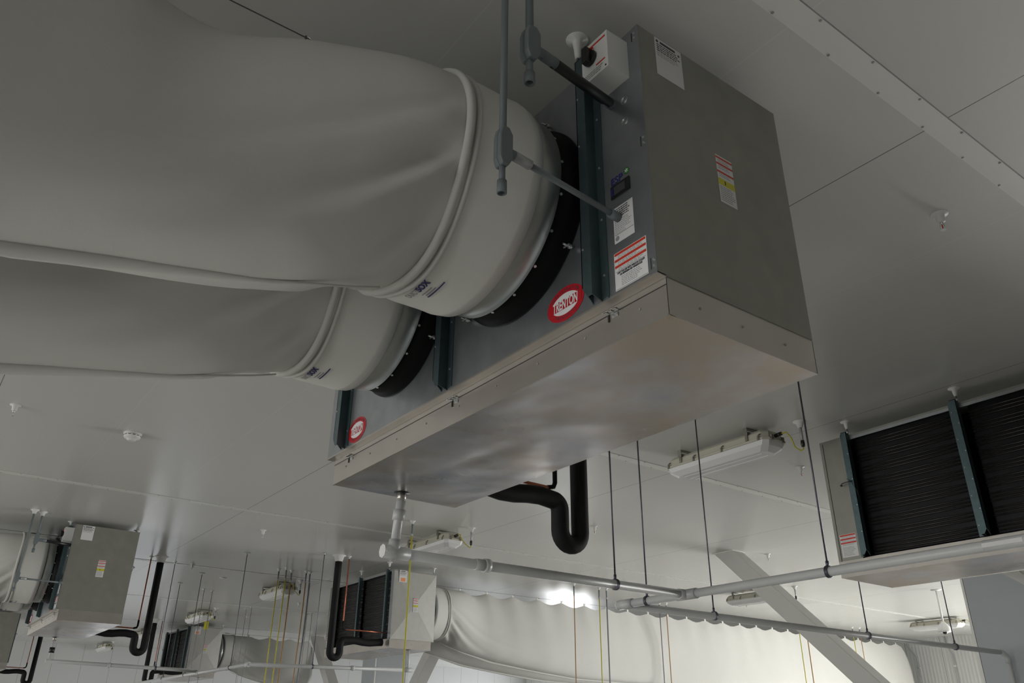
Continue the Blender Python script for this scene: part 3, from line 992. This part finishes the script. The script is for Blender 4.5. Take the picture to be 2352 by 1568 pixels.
for (ox, oy), rot, dz, lst in hs:
    for (lx, sd, words) in lst:
        ly = -0.025 if sd == 0 else D+0.025
        x, y = (ox+lx, oy+ly) if not rot else (ox-lx, oy-ly)
        make_hanger((x, y, CEIL), CEIL-(ZT+dz), words)

# ------------------------------------------------------------------ drain piping
RP = 0.029
def coupling(b, p, d, r=RP+0.007, l=0.035, m=None):
    p = Vector(p); d = Vector(d).normalized()
    b.cyl(p-d*l, p+d*l, r, m or M_PVC, 20)
def pipe_net(label, parts):
    t = thing('drain_pipe', label, 'drain pipe', (0,0,0), 0, 'grey white plastic drain lines')
    for nm, fn in parts:
        b = B(); fn(b); b.done(nm, t)
    return t
ZP = 0.90
def n1(b):
    b.tube([(-4.02, 2.10, ZP), (-4.02, 4.474, ZP)], RP, M_PVC, 20)
def n1b(b):
    b.tube([(-3.97, 2.137, 1.19), (-3.985, 2.137, 1.10), (-4.02, 2.14, ZP)], RP*0.92, M_PVC, 20)
def n1c(b):
    coupling(b, (-3.985, 2.137, 1.10), (0.05, 0, 0.3), RP+0.006, 0.03)
def n1d(b):
    b.tube([(-4.02, 2.075, ZP), (-4.02, 2.23, ZP)], RP+0.007, M_PVC, 20)
    b.cyl((-4.02, 2.068, ZP), (-4.02, 2.078, ZP), RP+0.009, M_WHITE, 8)
    b.cyl((-4.02, 2.14, ZP), (-4.015, 2.14, ZP+0.07), RP+0.005, M_PVC, 20)
def n1e(b):
    coupling(b, (-4.02, 2.76, ZP), (0, 1, 0), RP+0.012, 0.018); coupling(b, (-4.02, 2.71, ZP), (0, 1, 0), RP+0.005, 0.03)
pipe_net('grey drain line dropping from the front evaporator and running right to a tee', [('pipe', n1), ('drop_pipe', n1b), ('coupling', n1c), ('cleanout_tee', n1d), ('union', n1e)])
def n2(b):
    b.tube([(-4.66, 4.474, ZP), (-1.0, 4.474, ZP), (3.0, 4.474, ZP)], RP, M_PVC, 20)
def n2a(b):
    b.tube([(-4.70, 4.474, ZP), (-4.55, 4.474, ZP)], RP+0.007, M_PVC, 20)
    b.cyl((-4.712, 4.474, ZP), (-4.70, 4.474, ZP), RP+0.009, M_WHITE, 8)
def n2b(b):
    b.tube([(-4.10, 4.474, ZP), (-3.92, 4.474, ZP)], RP+0.007, M_PVC, 20)
    b.cyl((-4.02, 4.40, ZP), (-4.02, 4.474, ZP), RP+0.006, M_PVC, 20)
def n2c(b):
    b.tube([(-1.95, 4.474, ZP), (-1.2, 4.474, ZP)], RP+0.002, M_PVC, 20)
    b.box((-1.95, 4.442, ZP-0.011), (-1.75, 4.4445, ZP+0.011), M_LABEL)
pipe_net('horizontal drain line passing below the right edge evaporator', [('pipe', n2), ('end_tee', n2a), ('tee', n2b), ('printed_coupling', n2c)])
def n3(b):
    b.tube([(-4.632, 4.474, ZP-0.005), (-4.632, 10.35, ZP)], RP*0.95, M_PVC, 20)
def n3b(b):
    b.tube([(-4.632, 10.35, ZP), (-4.632, 10.43, ZP-0.005), (-4.632, 10.5, ZP-0.04), (-4.632, 10.52, ZP-0.10)], RP+0.004, M_PVC, 20)
def n3c(b):
    b.tube([(-4.632, 10.52, ZP-0.08), (-4.632, 10.52, FLOOR)], RP*0.95, M_PVC, 20)
pipe_net('long drain line running under the braces to the right hand column', [('pipe', n3), ('elbow', n3b), ('downpipe', n3c)])
ZQ = 0.945
def q1(b): b.tube([(-14.95, 2.09, ZQ+0.02), (-14.95, 4.42, ZQ-0.02)], RP, M_PVC, 16)
def q2(b):
    b.tube([(-14.92, 2.137, 1.29), (-14.95, 2.14, ZQ+0.02)], RP*0.9, M_PVC, 16)
def q3(b): coupling(b, (-14.935, 2.139, 1.12), (0, 0, 1), RP+0.009, 0.04, M_BLKP)
def q4(b): coupling(b, (-14.95, 3.0, ZQ), (0, 1, 0), RP+0.011, 0.02)
pipe_net('drain line dropping from the left edge evaporator, low at left', [('pipe', q1), ('drop_pipe', q2), ('rubber_coupling', q3), ('union', q4)])
def s1(b): b.tube([(-12.56, 4.42, ZP), (-20.5, 4.42, ZP-0.02)], RP, M_PVC, 16)
def s2(b): coupling(b, (-12.60, 4.42, ZP), (1, 0, 0), RP+0.008, 0.06)
def s3(b): coupling(b, (-14.95, 4.42, ZP), (1, 0, 0), RP+0.008, 0.06)
pipe_net('pale drain line angling down to the lower left frame edge', [('pipe', s1), ('elbow', s2), ('tee', s3)])
def v1(b): b.tube([(-12.56, 4.42, ZP), (-12.56, 7.20, ZP+0.05)], RP, M_PVC, 16)
def v2(b): b.tube([(-12.585, 7.10, 1.29), (-12.56, 7.10, ZP+0.05)], RP*0.9, M_PVC, 16)
def v3(b): coupling(b, (-12.56, 7.10, ZP+0.05), (0, 1, 0), RP+0.007, 0.07)
def v4(b): coupling(b, (-12.56, 6.1, ZP+0.03), (0, 1, 0), RP+0.010, 0.025)
pipe_net('drain line below the low centre evaporator, crossed by yellow cords', [('pipe', v1), ('drop_pipe', v2), ('end_tee', v3), ('union', v4)])

def make_pipe_hanger(x, y, z, label, axis='y', top=CEIL, r=0.006):
    t = thing('pipe_hanger', label, 'pipe hanger', (x, y, z), 0, 'threaded rods carrying the drain lines')
    b = B(); b.cyl((0, 0, RP+0.02), (0, 0, top-z), r, M_ROD, 8); b.done('threaded_rod', t)
    b = B()
    b.box((-0.05, -0.012, top-z-0.012), (0.05, 0.012, top-z), M_SCREW) if axis == 'y' else b.box((-0.012, -0.05, top-z-0.012), (0.012, 0.05, top-z), M_SCREW)
    b.cyl((0, 0, top-z-0.012), (0, 0, top-z-0.03), 0.013, M_SCREW, 6)
    b.done('ceiling_plate', t)
    b = B()
    rr = RP+0.004
    pts = []
    for k in range(25):
        a = 2*PI*k/24
        pts.append((rr*math.sin(a), 0, rr*math.cos(a)) if axis == 'y' else (0, rr*math.sin(a), rr*math.cos(a)))
    for off in (-0.007, 0.0, 0.007):
        b.tube([(p[0]+(off if axis == 'x' else 0), p[1]+(off if axis == 'y' else 0), p[2]) for p in pts], 0.0045, M_ROD, 6, cap=False)
    b.cyl((0, 0, rr), (0, 0, rr+0.03), 0.010, M_ROD, 6)
    b.done('clamp', t)
    return t
make_pipe_hanger(-4.02, 3.80, ZP, 'dark rod clamping the front drain line just right of the black trap')
make_pipe_hanger(-4.40, 4.474, ZP, 'dark rod beside the capped end of the horizontal drain line', 'x')
make_pipe_hanger(-4.632, 5.478, ZP, 'dark rod with ceiling plate below the shiny pan, on the long drain line')
make_pipe_hanger(-2.873, 4.474, ZP, 'dark rod crossing in front of the nearest light fixture power drop', 'x')
make_pipe_hanger(-4.632, 7.705, ZP, 'rod on the long drain line right of the diagonal brace')
make_pipe_hanger(-4.632, 9.36, ZP, 'rod on the long drain line beside the pendant camera')
make_pipe_hanger(-13.35, 4.42, ZP, 'long thin rod holding the pale line left of the cords', 'x')
make_pipe_hanger(-12.56, 5.42, ZP+0.02, 'thin rod left of the hanging trap of the low centre evaporator')
make_pipe_hanger(-14.95, 3.72, ZQ-0.01, 'thin rod on the low left drain line next to the copper tube')
make_pipe_hanger(-15.716, 4.42, ZP, 'thin rod in front of the small distant evaporator coils', 'x')
make_pipe_hanger(-17.1, 4.42, ZP, 'thin rod furthest left along the pale angled line', 'x')

# ------------------------------------------------------------------ suction traps and copper
def trap_path(yr, yl, zt, zb, zh, yend, R1):
    """riser at yr down to a U, up at yl, bend to horizontal at zh toward yend"""
    p = [(0, yr, zt)]
    ym = (yr+yl)/2; rr = abs(yr-yl)/2; s = 1 if yr > yl else -1
    z0 = zb+rr
    k = zt-0.15
    while k > z0+0.05:
        p.append((0, yr, k)); k -= 0.15
    for i in range(13):
        a = PI*i/12
        p.append((0, ym+s*rr*math.cos(a), z0-rr*math.sin(a)))
    for i in range(9):
        a = PI/2*i/8
        p.append((0, yl-s*R1*(1-math.cos(a)), zh-R1+R1*math.sin(a)))
    n = 6
    for i in range(1, n+1):
        y = yl-s*R1+(yend-(yl-s*R1))*i/n
        p.append((0, y, zh+0.012*math.sin(i*1.3)))
    return p
def make_trap(x, yr, yend, label, dz=0.0, s=1, top=CEIL, cup=True, lens=0.165):
    t = thing('insulated_suction_pipe', label, 'insulated pipe', (x, 0, dz), 0, 'black insulated suction pipes with traps')
    b = B()
    b.tube(trap_path(yr, yr-s*lens, top-dz-0.10, 1.075, 1.34, yend, 0.06), 0.057, M_RUBBER, 24)
    b.done('insulation', t)
    if cup:
        b = B()
        b.lathe([(0.0, 0.0), (0.115, 0.0), (0.112, -0.006), (0.085, -0.015), (0.058, -0.10), (0.0, -0.10)], M_WHITE, o=(0, yr, top-dz), n=28)
        b.done('ceiling_cup', t)
    return t
def make_copper(x, yr, yend, label, dz=0.0, s=1, z=1.44):
    t = thing('copper_pipe', label, 'copper pipe', (x, 0, dz), 0, 'thin copper liquid lines')
    b = B()
    p = [(0, yr, CEIL-dz-0.03), (0, yr, 2.0), (0, yr, z+0.04), (0, yr-s*0.012, z+0.012), (0, yr-s*0.04, z), (0, (yr+yend)/2, z+0.004), (0, yend, z)]
    b.tube(p, 0.011, M_COPPER, 10)
    b.done('tube', t)
    b = B()
    b.tube([(0, yr, z+0.13), (0, yr, z+0.04), (0, yr-s*0.012, z+0.012), (0, yr-s*0.06, z)], 0.0155, M_RUBBER, 10)
    b.done('elbow_sleeve', t)
    b = B()
    b.lathe([(0, 0), (0.04, 0), (0.038, -0.004), (0.016, -0.012), (0.014, -0.04), (0, -0.04)], M_WHITE, o=(0, yr, CEIL-dz), n=20)
    b.done('ceiling_cup', t)
    return t
make_trap(-3.90, 3.40, 2.57, 'thick black insulated trap hanging behind the front evaporator pan')
make_copper(-3.97, 3.255, 2.56, 'copper tube dropping beside the thick black front trap')
make_trap(-14.62, 3.40, 2.60, 'black insulated trap right of the left edge evaporator', dz=0.06)
make_copper(-14.70, 3.26, 2.60, 'copper tube right of the left edge evaporator', dz=0.06)
make_trap(-12.63, 5.715, 6.62, 'black insulated trap in front of the low centre evaporator coils', dz=0.0, s=-1)
make_copper(-12.60, 5.885, 6.66, 'copper tube crossing the low centre evaporator coils', dz=0.0, s=-1, z=1.50)
make_trap(-23.4, 5.60, 6.5, 'small black insulated pipe left of the small distant evaporator', dz=0.05, s=-1)
make_copper(-23.35, 5.77, 6.52, 'thin copper tube beside the small distant evaporator', dz=0.05, s=-1)
make_trap(-25.6, 3.33, 2.5, 'small black insulated trap at the very bottom left', dz=0.02)
make_copper(-25.7, 3.18, 2.5, 'thin copper tube at the very bottom left', dz=0.02)

# ------------------------------------------------------------------ electrical conduits
def make_conduit(x, y, zj, yend, label, r=0.0125, dz=0.0, zend=None, dark=False, xe=-0.05):
    t = thing('electrical_conduit', label, 'conduit', (x, y, dz), 0, 'grey conduits feeding the evaporators')
    b = B(); b.cyl((0, 0, CEIL-dz), (0, 0, zj+0.05), r, M_CONDUIT, 14); b.done('riser', t)
    b = B()
    b.lathe([(0, 0), (0.055, 0), (0.052, -0.006), (0.030, -0.022), (0.022, -0.055), (0, -0.055)], M_WHITE, o=(0, 0, CEIL-dz), n=24)
    b.done('ceiling_cup', t)
    # three-way fitting
    b = B()
    w = r*1.9
    b.prism([(0, -w*0.55, zj+0.085), (0, w*0.55, zj+0.085), (0, w*1.15, zj+0.06), (0, w*1.15, zj-0.035), (0, w*0.5, zj-0.065), (0, -w*0.5, zj-0.065), (0, -w*0.9, zj-0.04), (0, -w*0.9, zj+0.05)], (w*0.9, 0, 0), M_CONDUIT)
    b.prism([(0, -w*0.55, zj+0.085), (0, w*0.55, zj+0.085), (0, w*1.15, zj+0.06), (0, w*1.15, zj-0.035), (0, w*0.5, zj-0.065), (0, -w*0.5, zj-0.065), (0, -w*0.9, zj-0.04), (0, -w*0.9, zj+0.05)], (-w*0.9, 0, 0), M_CONDUIT)
    b.cyl((0, w*0.9, zj), (0, w*2.1, zj), r*1.35, M_CONDUIT, 14)
    b.done('tee_fitting', t, bevel=0.004)
    b = B()
    b.cyl((0, 0, zj-0.05), (0, 0, zj-0.125), r*0.85, M_CONDUIT, 14)
    b.lathe([(0, -0.12), (r*1.25, -0.12), (r*1.3, -0.165), (r*0.95, -0.168), (r*0.9, -0.13)], M_CONDUIT, o=(0, 0, zj), n=18)
    b.done('drip_stub', t)
    ye = yend-y
    zz = zj if zend is None else zend
    b = B()
    b.cyl((0, w*1.9, zj), (xe*0.12, w*1.9+0.07, zj), r*1.35, M_CONDL if not dark else M_CONDUIT, 14)
    b.cyl((xe*0.1, w*1.9+0.05, zj), (xe, ye, zz), r*(0.85 if not dark else 1.35), M_CONDUIT if not dark else M_BLKP, 14)
    b.cyl((xe*0.93, ye-0.045, zz), (xe, ye, zz), r*1.4, M_CONDUIT, 14)
    b.done('branch', t)
    return t
make_conduit(-1.66, 1.167, 1.665, 1.716, 'long grey conduit in front of the fabric duct, branching to the controller')
make_conduit(-1.66, 1.276, 2.175, 1.716, 'shorter grey conduit at the top with dark branch below the white switch', r=0.0150, zend=2.19, dark=True, xe=-0.05)
make_conduit(-12.37, 1.167, 1.725, 1.716, 'left of the two small conduits at the left edge evaporator', dz=0.04, xe=-0.05)
make_conduit(-12.43, 1.276, 2.24, 1.716, 'right of the two small conduits at the left edge evaporator', r=0.0150, dz=0.04, dark=True, xe=-0.10)

# ------------------------------------------------------------------ light fixtures
def make_fixture(loc, label):
    t = thing('light_fixture', label, 'light fixture', loc, 0, 'vapour tight ceiling light fixtures, unlit')
    hl, hw = 0.65, 0.168
    def oct_(hx, hy, c, z): return [(-hx+c, -hy, z), (hx-c, -hy, z), (hx, -hy+c, z), (hx, hy-c, z), (hx-c, hy, z), (-hx+c, hy, z), (-hx, hy-c, z), (-hx, -hy+c, z)]
    def loft(b, rings, m):
        n = 8
        vs = []
        for r in rings: vs += r
        fs = [tuple(range(n)), tuple(range(len(vs)-n, len(vs)))]
        for i in range(len(rings)-1):
            fs += [(i*n+k, i*n+(k+1) % n, (i+1)*n+(k+1) % n, (i+1)*n+k) for k in range(n)]
        b._add(vs, fs, m)
    b = B()
    loft(b, [oct_(hl-0.05, hw-0.05, 0.05, -0.045), oct_(hl-0.025, hw-0.02, 0.05, -0.075), oct_(hl-0.02, hw-0.015, 0.05, -0.13), oct_(hl, hw, 0.05, -0.135), oct_(hl, hw, 0.05, -0.155)], M_BEIGE)
    b.done('housing', t, bevel=0.004)
    b = B()
    loft(b, [oct_(hl-0.012, hw-0.01, 0.045, -0.155), oct_(hl-0.03, hw-0.02, 0.05, -0.20), oct_(hl-0.09, hw-0.07, 0.05, -0.245)], M_LENS)
    for dy in (-0.045, 0.045):
        b.tube([(-hl+0.16, dy, -0.246), (hl-0.16, dy, -0.246)], 0.006, M_LENS, 6)
    b.done('lens', t, bevel=0.012)
    for sx in (-0.42, 0.42):
        b = B()
        b.box((sx-0.022, -hw+0.0, -0.006), (sx+0.022, hw-0.0, 0.0), M_STEELCLIP)
        for s in (-1, 1):
            b.box((sx-0.022, s*(hw-0.002)-0.003, -0.07), (sx+0.022, s*(hw-0.002)+0.003, 0.0), M_STEELCLIP)
            b.box((sx-0.014, s*(hw-0.008)-0.004, -0.13), (sx+0.014, s*(hw-0.008)+0.004, -0.07), M_STEELCLIP)
        b.box((sx-0.022, -hw+0.02, -0.07), (sx+0.022, hw-0.02, -0.04), M_STEELCLIP)
        b.done('mounting_bracket', t)
    for cx in (-0.58, -0.24, 0.12, 0.56):
        for s in (-1, 1):
            b = B()
            b.tube([(cx, s*(hw+0.003), -0.16), (cx, s*(hw+0.008), -0.13), (cx+0.004, s*(hw-0.004), -0.105), (cx+0.018, s*(hw-0.012), -0.10)], 0.006, M_STEELCLIP, 6)
            b.box((cx-0.012, min(s*(hw-0.002), s*(hw+0.006)), -0.158), (cx+0.012, max(s*(hw-0.002), s*(hw+0.006)), -0.118), M_STEELCLIP)
            b.done('latch_clip', t)
    for cy in (-0.08, 0.08):
        b = B(); b.box((hl-0.01, cy-0.014, -0.158), (hl+0.006, cy+0.014, -0.105), M_STEELCLIP); b.done('latch_clip', t)
    b = B()
    b.cyl((hl-0.03, 0, -0.10), (hl+0.05, 0, -0.095), 0.018, M_BLKP, 12)
    b.done('cable_gland', t)
    return t
def make_drop(loc, fx, label, back=0.195):
    """loc on the ceiling; fx = gland end of the fixture relative to loc"""
    t = thing('power_drop', label, 'power drop', loc, 0, 'conduit drops feeding the light fixtures')
    b = B()
    b.lathe([(0, 0), (0.06, 0), (0.058, -0.006), (0.036, -0.018), (0.022, -0.06), (0, -0.06)], M_WHITE, n=24)
    b.done('ceiling_cup', t)
    b = B(); b.cyl((0, 0, -0.05), (0, 0, -0.19), 0.0135, M_CONDL, 12); b.done('conduit', t)
    b = B(); b.lathe([(0, -0.18), (0.016, -0.185), (0.019, -0.215), (0.015, -0.245), (0, -0.25)], M_BLKP, n=14); b.done('connector', t)
    b = B()
    fxv = Vector(fx)
    b.tube([fxv, fxv+Vector((0.05, 0.01, 0.0)), fxv+Vector((0.10, 0.0, -0.07)), (fx[0]*0.45, fx[1]*0.3, -0.235), (-0.03, 0, -0.275), (-0.005, 0, -0.268), (0, 0, -0.245)], 0.0065, M_YCORD, 8)
    b.done('yellow_cord', t)
    return t
fx0 = make_fixture((-4.97, 6.247, CEIL), 'nearest light fixture, white lens, beside the dark coil evaporator at right')
make_drop((-4.125, 6.34, CEIL), (-0.15, -0.093, -0.095), 'power drop with yellow cord at the nearest light fixture')
FL = [((-10.45, 6.19), (-9.61, 6.33), 'light fixture just above the front drain line, left of the black trap', 'power drop of the fixture above the front drain line'),
      ((-16.15, 6.07), (-15.34, 6.20), 'small light fixture behind the group of yellow cords', 'power drop of the fixture behind the yellow cords'),
      ((-21.15, 6.05), (-20.25, 6.16), 'light fixture right above the small distant evaporator', 'power drop of the fixture above the small distant evaporator'),
      ((-26.4, 6.05), (-25.56, 6.15), 'tiny light fixture half hidden by the small black pipe', 'power drop of the tiny fixture behind the small black pipe'),
      ((-31.2, 6.02), (-30.4, 6.10), 'tiny farthest light fixture below the left edge black trap', 'power drop of the farthest tiny fixture at lower left'),
      ((-10.62, 13.85), (-9.785, 14.01), 'light fixture partly behind the diagonal brace, above the right pipe', 'power drop right of the diagonal brace'),
      ((-10.55, 20.65), (-9.7, 20.78), 'distant light fixture behind the pendant camera', 'power drop of the fixture behind the pendant camera')]
dr0 = None
for (a, c, l1, l2) in FL:
    dup(fx0, (a[0], a[1], CEIL), l1)
    make_drop((c[0], c[1], CEIL), (a[0]+0.70-c[0], a[1]-c[1], -0.095), l2)

# ------------------------------------------------------------------ sprinklers, detector, camera, sensor
def make_sprinkler(loc, label):
    t = thing('sprinkler_head', label, 'sprinkler', loc, 0, 'small ceiling sprinkler heads')
    b = B(); b.lathe([(0, 0), (0.048, 0), (0.046, -0.005), (0.026, -0.010), (0.022, -0.05), (0.012, -0.058), (0, -0.058)], M_WHITE, n=24); b.done('escutcheon', t)
    b = B()
    b.cyl((0, 0, -0.055), (0, 0, -0.07), 0.010, M_SCREW, 8)
    for s in (-1, 1):
        b.tube([(0.009*s, 0, -0.068), (0.013*s, 0, -0.085), (0.004*s, 0, -0.102)], 0.0022, M_SCREW, 6)
    b.cyl((0, 0, -0.07), (0, 0, -0.100), 0.003, M_RED, 6)
    b.cyl((0, 0, -0.103), (0, 0, -0.106), 0.014, M_SCREW, 12)
    b.done('nozzle', t)
    return t
sp = make_sprinkler((-1.612, 4.142, CEIL), 'sprinkler head right of the front evaporator under the ceiling strip')
for (p, w) in (((-8.172, 0.397), 'sprinkler head at the far left below the fabric ducts'),
               ((-4.981, 7.539), 'sprinkler head right of the nearest light fixture, beside the coil evaporator'),
               ((-8.445, 7.628), 'sprinkler head right of the thick black trap'),
               ((-8.156, 11.083), 'sprinkler head just right of the diagonal brace top'),
               ((-11.616, 4.028), 'sprinkler head above the yellow cord group'),
               ((-11.514, 11.119), 'sprinkler head peeking above the front drain line tee'),
               ((-11.697, 14.928), 'sprinkler head under the fixture behind the brace'),
               ((-14.955, 4.02), 'sprinkler head between two thin rods, lower left'),
               ((-18.2, 7.37), 'tiny sprinkler head right of the fixture behind the cords'),
               ((-21.108, 7.2), 'tiny sprinkler head right of the small distant evaporator')):
    dup(sp, (p[0], p[1], CEIL), w)
t = thing('smoke_detector', 'round white smoke detector on the ceiling at left', 'smoke detector', (-8.328, 1.442, CEIL))
b = B(); b.lathe([(0, 0), (0.085, 0), (0.085, -0.012), (0.078, -0.014), (0, -0.014)], M_WHITE, n=36); b.done('base', t)
b = B(); b.lathe([(0, -0.012), (0.075, -0.013), (0.080, -0.035), (0.070, -0.052), (0.045, -0.055), (0.042, -0.070), (0.030, -0.078), (0, -0.078)], M_WHITE, n=36)
for k in range(12):
    a = 2*PI*k/12
    b.obox((0.078*math.cos(a), 0.078*math.sin(a), -0.030), (-math.sin(a), math.cos(a), 0), (0, 0, 1), (math.cos(a), math.sin(a), 0), (-0.012, -0.003, -0.001), (0.012, 0.003, 0.002), M_DARKM)
b.done('sensing_head', t)
t = thing('flush_ceiling_disc', 'small flat disc on the ceiling left of the yellow cords', 'ceiling disc', (-16.0, 4.9, CEIL))
b = B(); b.lathe([(0, 0), (0.07, 0), (0.068, -0.006), (0, -0.008)], M_WHITE, n=24); b.done('disc', t)
t = thing('pendant_camera', 'white pendant security camera on a stem at lower right', 'security camera', (-8.29, 16.48, CEIL))
b = B(); b.lathe([(0, 0), (0.10, 0), (0.098, -0.008), (0.02, -0.02), (0, -0.02)], M_WHITE, n=28); b.done('ceiling_plate', t)
b = B(); b.cyl((0, 0, -0.01), (0, 0, -0.62), 0.018, M_WHITE, 14); b.done('stem', t)
b = B(); b.lathe([(0.0, -0.60), (0.03, -0.60), (0.05, -0.63), (0.105, -0.70), (0.118, -0.76), (0.12, -0.79), (0, -0.79)], M_WHITE, n=28); b.done('hood', t)
b = B(); b.lathe([(0.045, -0.79), (0.04, -0.815), (0.02, -0.83), (0, -0.832)], M_BLKP, n=20); b.done('dome_lens', t)

# ------------------------------------------------------------------ hanging cords
def make_cord(x, y, m, label, r=0.009, cup=True, sway=0.0, stem=0.18, lean=(0, 0)):
    t = thing('power_cable', label, 'cable', (x, y, CEIL), 0, 'cables hanging from ceiling glands')
    b = B()
    b.lathe([(0, 0), (0.042, 0), (0.04, -0.005), (0.026, -0.016), (0.016, -0.045), (0, -0.045)], M_WHITE, n=18); b.done('ceiling_cup', t)
    b = B(); b.cyl((0, 0, -0.04), (0, 0, -stem), 0.013, M_CONDUIT, 10)
    b.cyl((0, 0, -stem+0.01), (0, 0, -stem-0.03), 0.016, M_CONDL, 10); b.done('strain_relief', t)
    b = B()
    pts = []
    for k in range(13):
        z = -stem-0.02-(5.2-stem)*k/12
        pts.append((lean[0]*k/12+sway*math.sin(k*0.9), lean[1]*k/12+sway*math.cos(k*0.7), z))
    b.tube(pts, r, m, 8); b.done('jacket', t)
    return t
CORDS = [(-9.77, 5.459, M_YCORD, 'bright yellow cord hanging left of the front drain line corner', 0.011, 0.0),
         (-14.42, 5.39, M_YCORD, 'leftmost yellow cord of the group left of the low centre evaporator', 0.010, 0.0),
         (-14.22, 5.45, M_YCORD, 'second yellow cord of the group left of the low centre evaporator', 0.010, 0.0),
         (-14.42, 5.63, M_OCORD, 'brown cord right beside the two yellow ones', 0.013, 0.003),
         (-14.30, 5.86, M_OCORD, 'brown cord next to the thick grey one', 0.011, 0.008),
         (-14.34, 5.95, M_GCORD, 'thick grey cord left of the thin rod', 0.016, 0.008),
         (-12.275, 10.50, M_OCORD, 'brown cord hanging through the bright ceiling glare', 0.010, 0.0),
         (-12.32, 11.19, M_YCORD, 'yellow cord in front of the long centre duct', 0.010, 0.0),
         (-12.29, 11.36, M_GCORD, 'grey cord in front of the long centre duct', 0.014, 0.0),
         (-12.98, 13.56, M_GCORD, 'grey cord left of the orange one', 0.011, 0.0),
         (-12.95, 13.74, M_OCORD, 'orange brown cord before the right part of the long duct', 0.010, 0.0),
         (-11.6, 16.55, M_YCORD, 'yellow cord left of the diagonal brace foot', 0.010, 0.0),
         (-11.57, 16.78, M_OCORD, 'brown cord left of the diagonal brace foot', 0.012, 0.0),
         (-12.80, 20.60, M_YCORD, 'faint yellow cord just right of the diagonal brace', 0.010, 0.0),
         (-12.75, 20.85, M_OCORD, 'faint brown cord just right of the diagonal brace', 0.010, 0.0)]
for (x, y, m, w, r, sw) in CORDS:
    make_cord(x, y, m, w, r=r, sway=sw)
def thin_rod(x, y, label):
    t = thing('thin_rod', label, 'rod', (x, y, CEIL), 0, 'thin distant ceiling rods')
    b = B(); b.cyl((0, 0, 0), (0, 0, -2.9), 0.006, M_GCORD, 6); b.done('rod', t)
    b = B(); b.lathe([(0, 0), (0.045, 0), (0.04, -0.01), (0, -0.012)], M_SCREW, n=12); b.done('ceiling_plate', t)
for (x, y, w) in ((-19.94, 6.78, 'left one of a thin rod pair beside the distant duct cuff'), (-19.56, 6.77, 'right one of a thin rod pair beside the distant duct cuff'),
                  (-19.87, 8.29, 'left one of a thin rod pair left of the low centre evaporator'), (-19.64, 8.32, 'right one of a thin rod pair left of the low centre evaporator'),
                  (-17.6, 5.05, 'thin pale rod crossing the small distant evaporator coils'), (-17.7, 5.25, 'thin pale rod at the near edge of the small distant evaporator')):
    thin_rod(x, y, w)
# distant yellow tag
t = thing('hanging_tag', 'small yellow tag at the top corner of the small distant evaporator', 'tag', (-20.19, 5.975, CEIL))
b = B(); b.cyl((0, 0, 0), (0, 0, -0.34), 0.005, M_GCORD, 6); b.done('wire', t)
b = B(); b.box((-0.01, -0.045, -0.50), (0.01, 0.045, -0.32), M_YEL); b.done('tag_plate', t)

# ------------------------------------------------------------------ columns and braces
def make_column(x0, x1, y0, y1, label):
    t = thing('column', label, 'column', ((x0+x1)/2, (y0+y1)/2, FLOOR), 0, 'clad steel columns')
    hx, hy = (x1-x0)/2, (y1-y0)/2
    b = B(); b.box((-hx, -hy, 0), (hx, hy, CEIL-FLOOR), M_COLUMN); b.done('shaft', t, bevel=0.03)
    b = B()
    for sx in (-1, 1):
        for sy in (-1, 1):
            b.box((sx*hx-0.035*(sx > 0)-0.0, sy*hy-0.035*(sy > 0), 0.02), (sx*hx+0.035*(sx < 0)+0.0, sy*hy+0.035*(sy < 0), CEIL-FLOOR-0.02), M_TRIM)
    b.done('corner_trim', t)
    return t
make_column(-5.02, -3.95, 10.62, 11.65, 'wide grey column filling the lower right corner')
make_column(-21.25, -20.48, 10.6, 11.55, 'distant column under the low centre evaporator, bright on one side')
def make_brace(xt, xb, zb, label, y0=10.41, y1=10.67, w=0.38):
    t = thing('diagonal_brace', label, 'brace', (xt, y0, CEIL), 0, 'clad diagonal braces')
    b = B()
    dx = xb-xt; dz = zb-CEIL
    b.prism([(-w/2, 0, 0), (w/2, 0, 0), (w/2+dx, 0, dz), (-w/2+dx, 0, dz)], (0, y1-y0, 0), M_BRACE)
    b.done('cladding', t, bevel=0.01)
    b = B()
    b.box((-w/2-0.02, -0.02, -0.012), (w/2+0.02, y1-y0+0.02, 0), M_TRIM)
    b.done('ceiling_collar', t)
    return t
make_brace(-8.50, -5.20, -0.49, 'pale diagonal brace dropping from the ceiling toward the right column')
make_brace(-24.45, -20.9, -1.0, 'distant brace left of the low centre evaporator', y0=10.45, y1=10.75, w=0.36)
make_brace(-16.75, -20.7, -1.5, 'distant brace right of the bright column side', y0=10.45, y1=10.75, w=0.36)
# conduits on the right wall
def wall_conduit(x, label, bend=0.0):
    t = thing('wall_conduit', label, 'conduit', (x, Y1-0.04, CEIL), 0, 'thin conduits running down the ribbed wall')
    b = B(); b.tube([(0, 0, 0), (0, 0, -0.2), (bend*0.5, 0, -0.35), (bend, 0, -0.5), (bend, 0, -6.0)], 0.018, M_CONDL, 10); b.done('tube', t)
    b = B()
    for z in (-0.8, -2.0): b.box((bend-0.04, -0.02, z-0.02), (bend+0.04, 0.04, z+0.02), M_SCREW)
    b.done('strap', t)
wall_conduit(-13.5, 'left conduit on the ribbed wall beside the duct end', 0.2)
wall_conduit(-12.35, 'right conduit on the ribbed wall beside the duct end', 0.12)
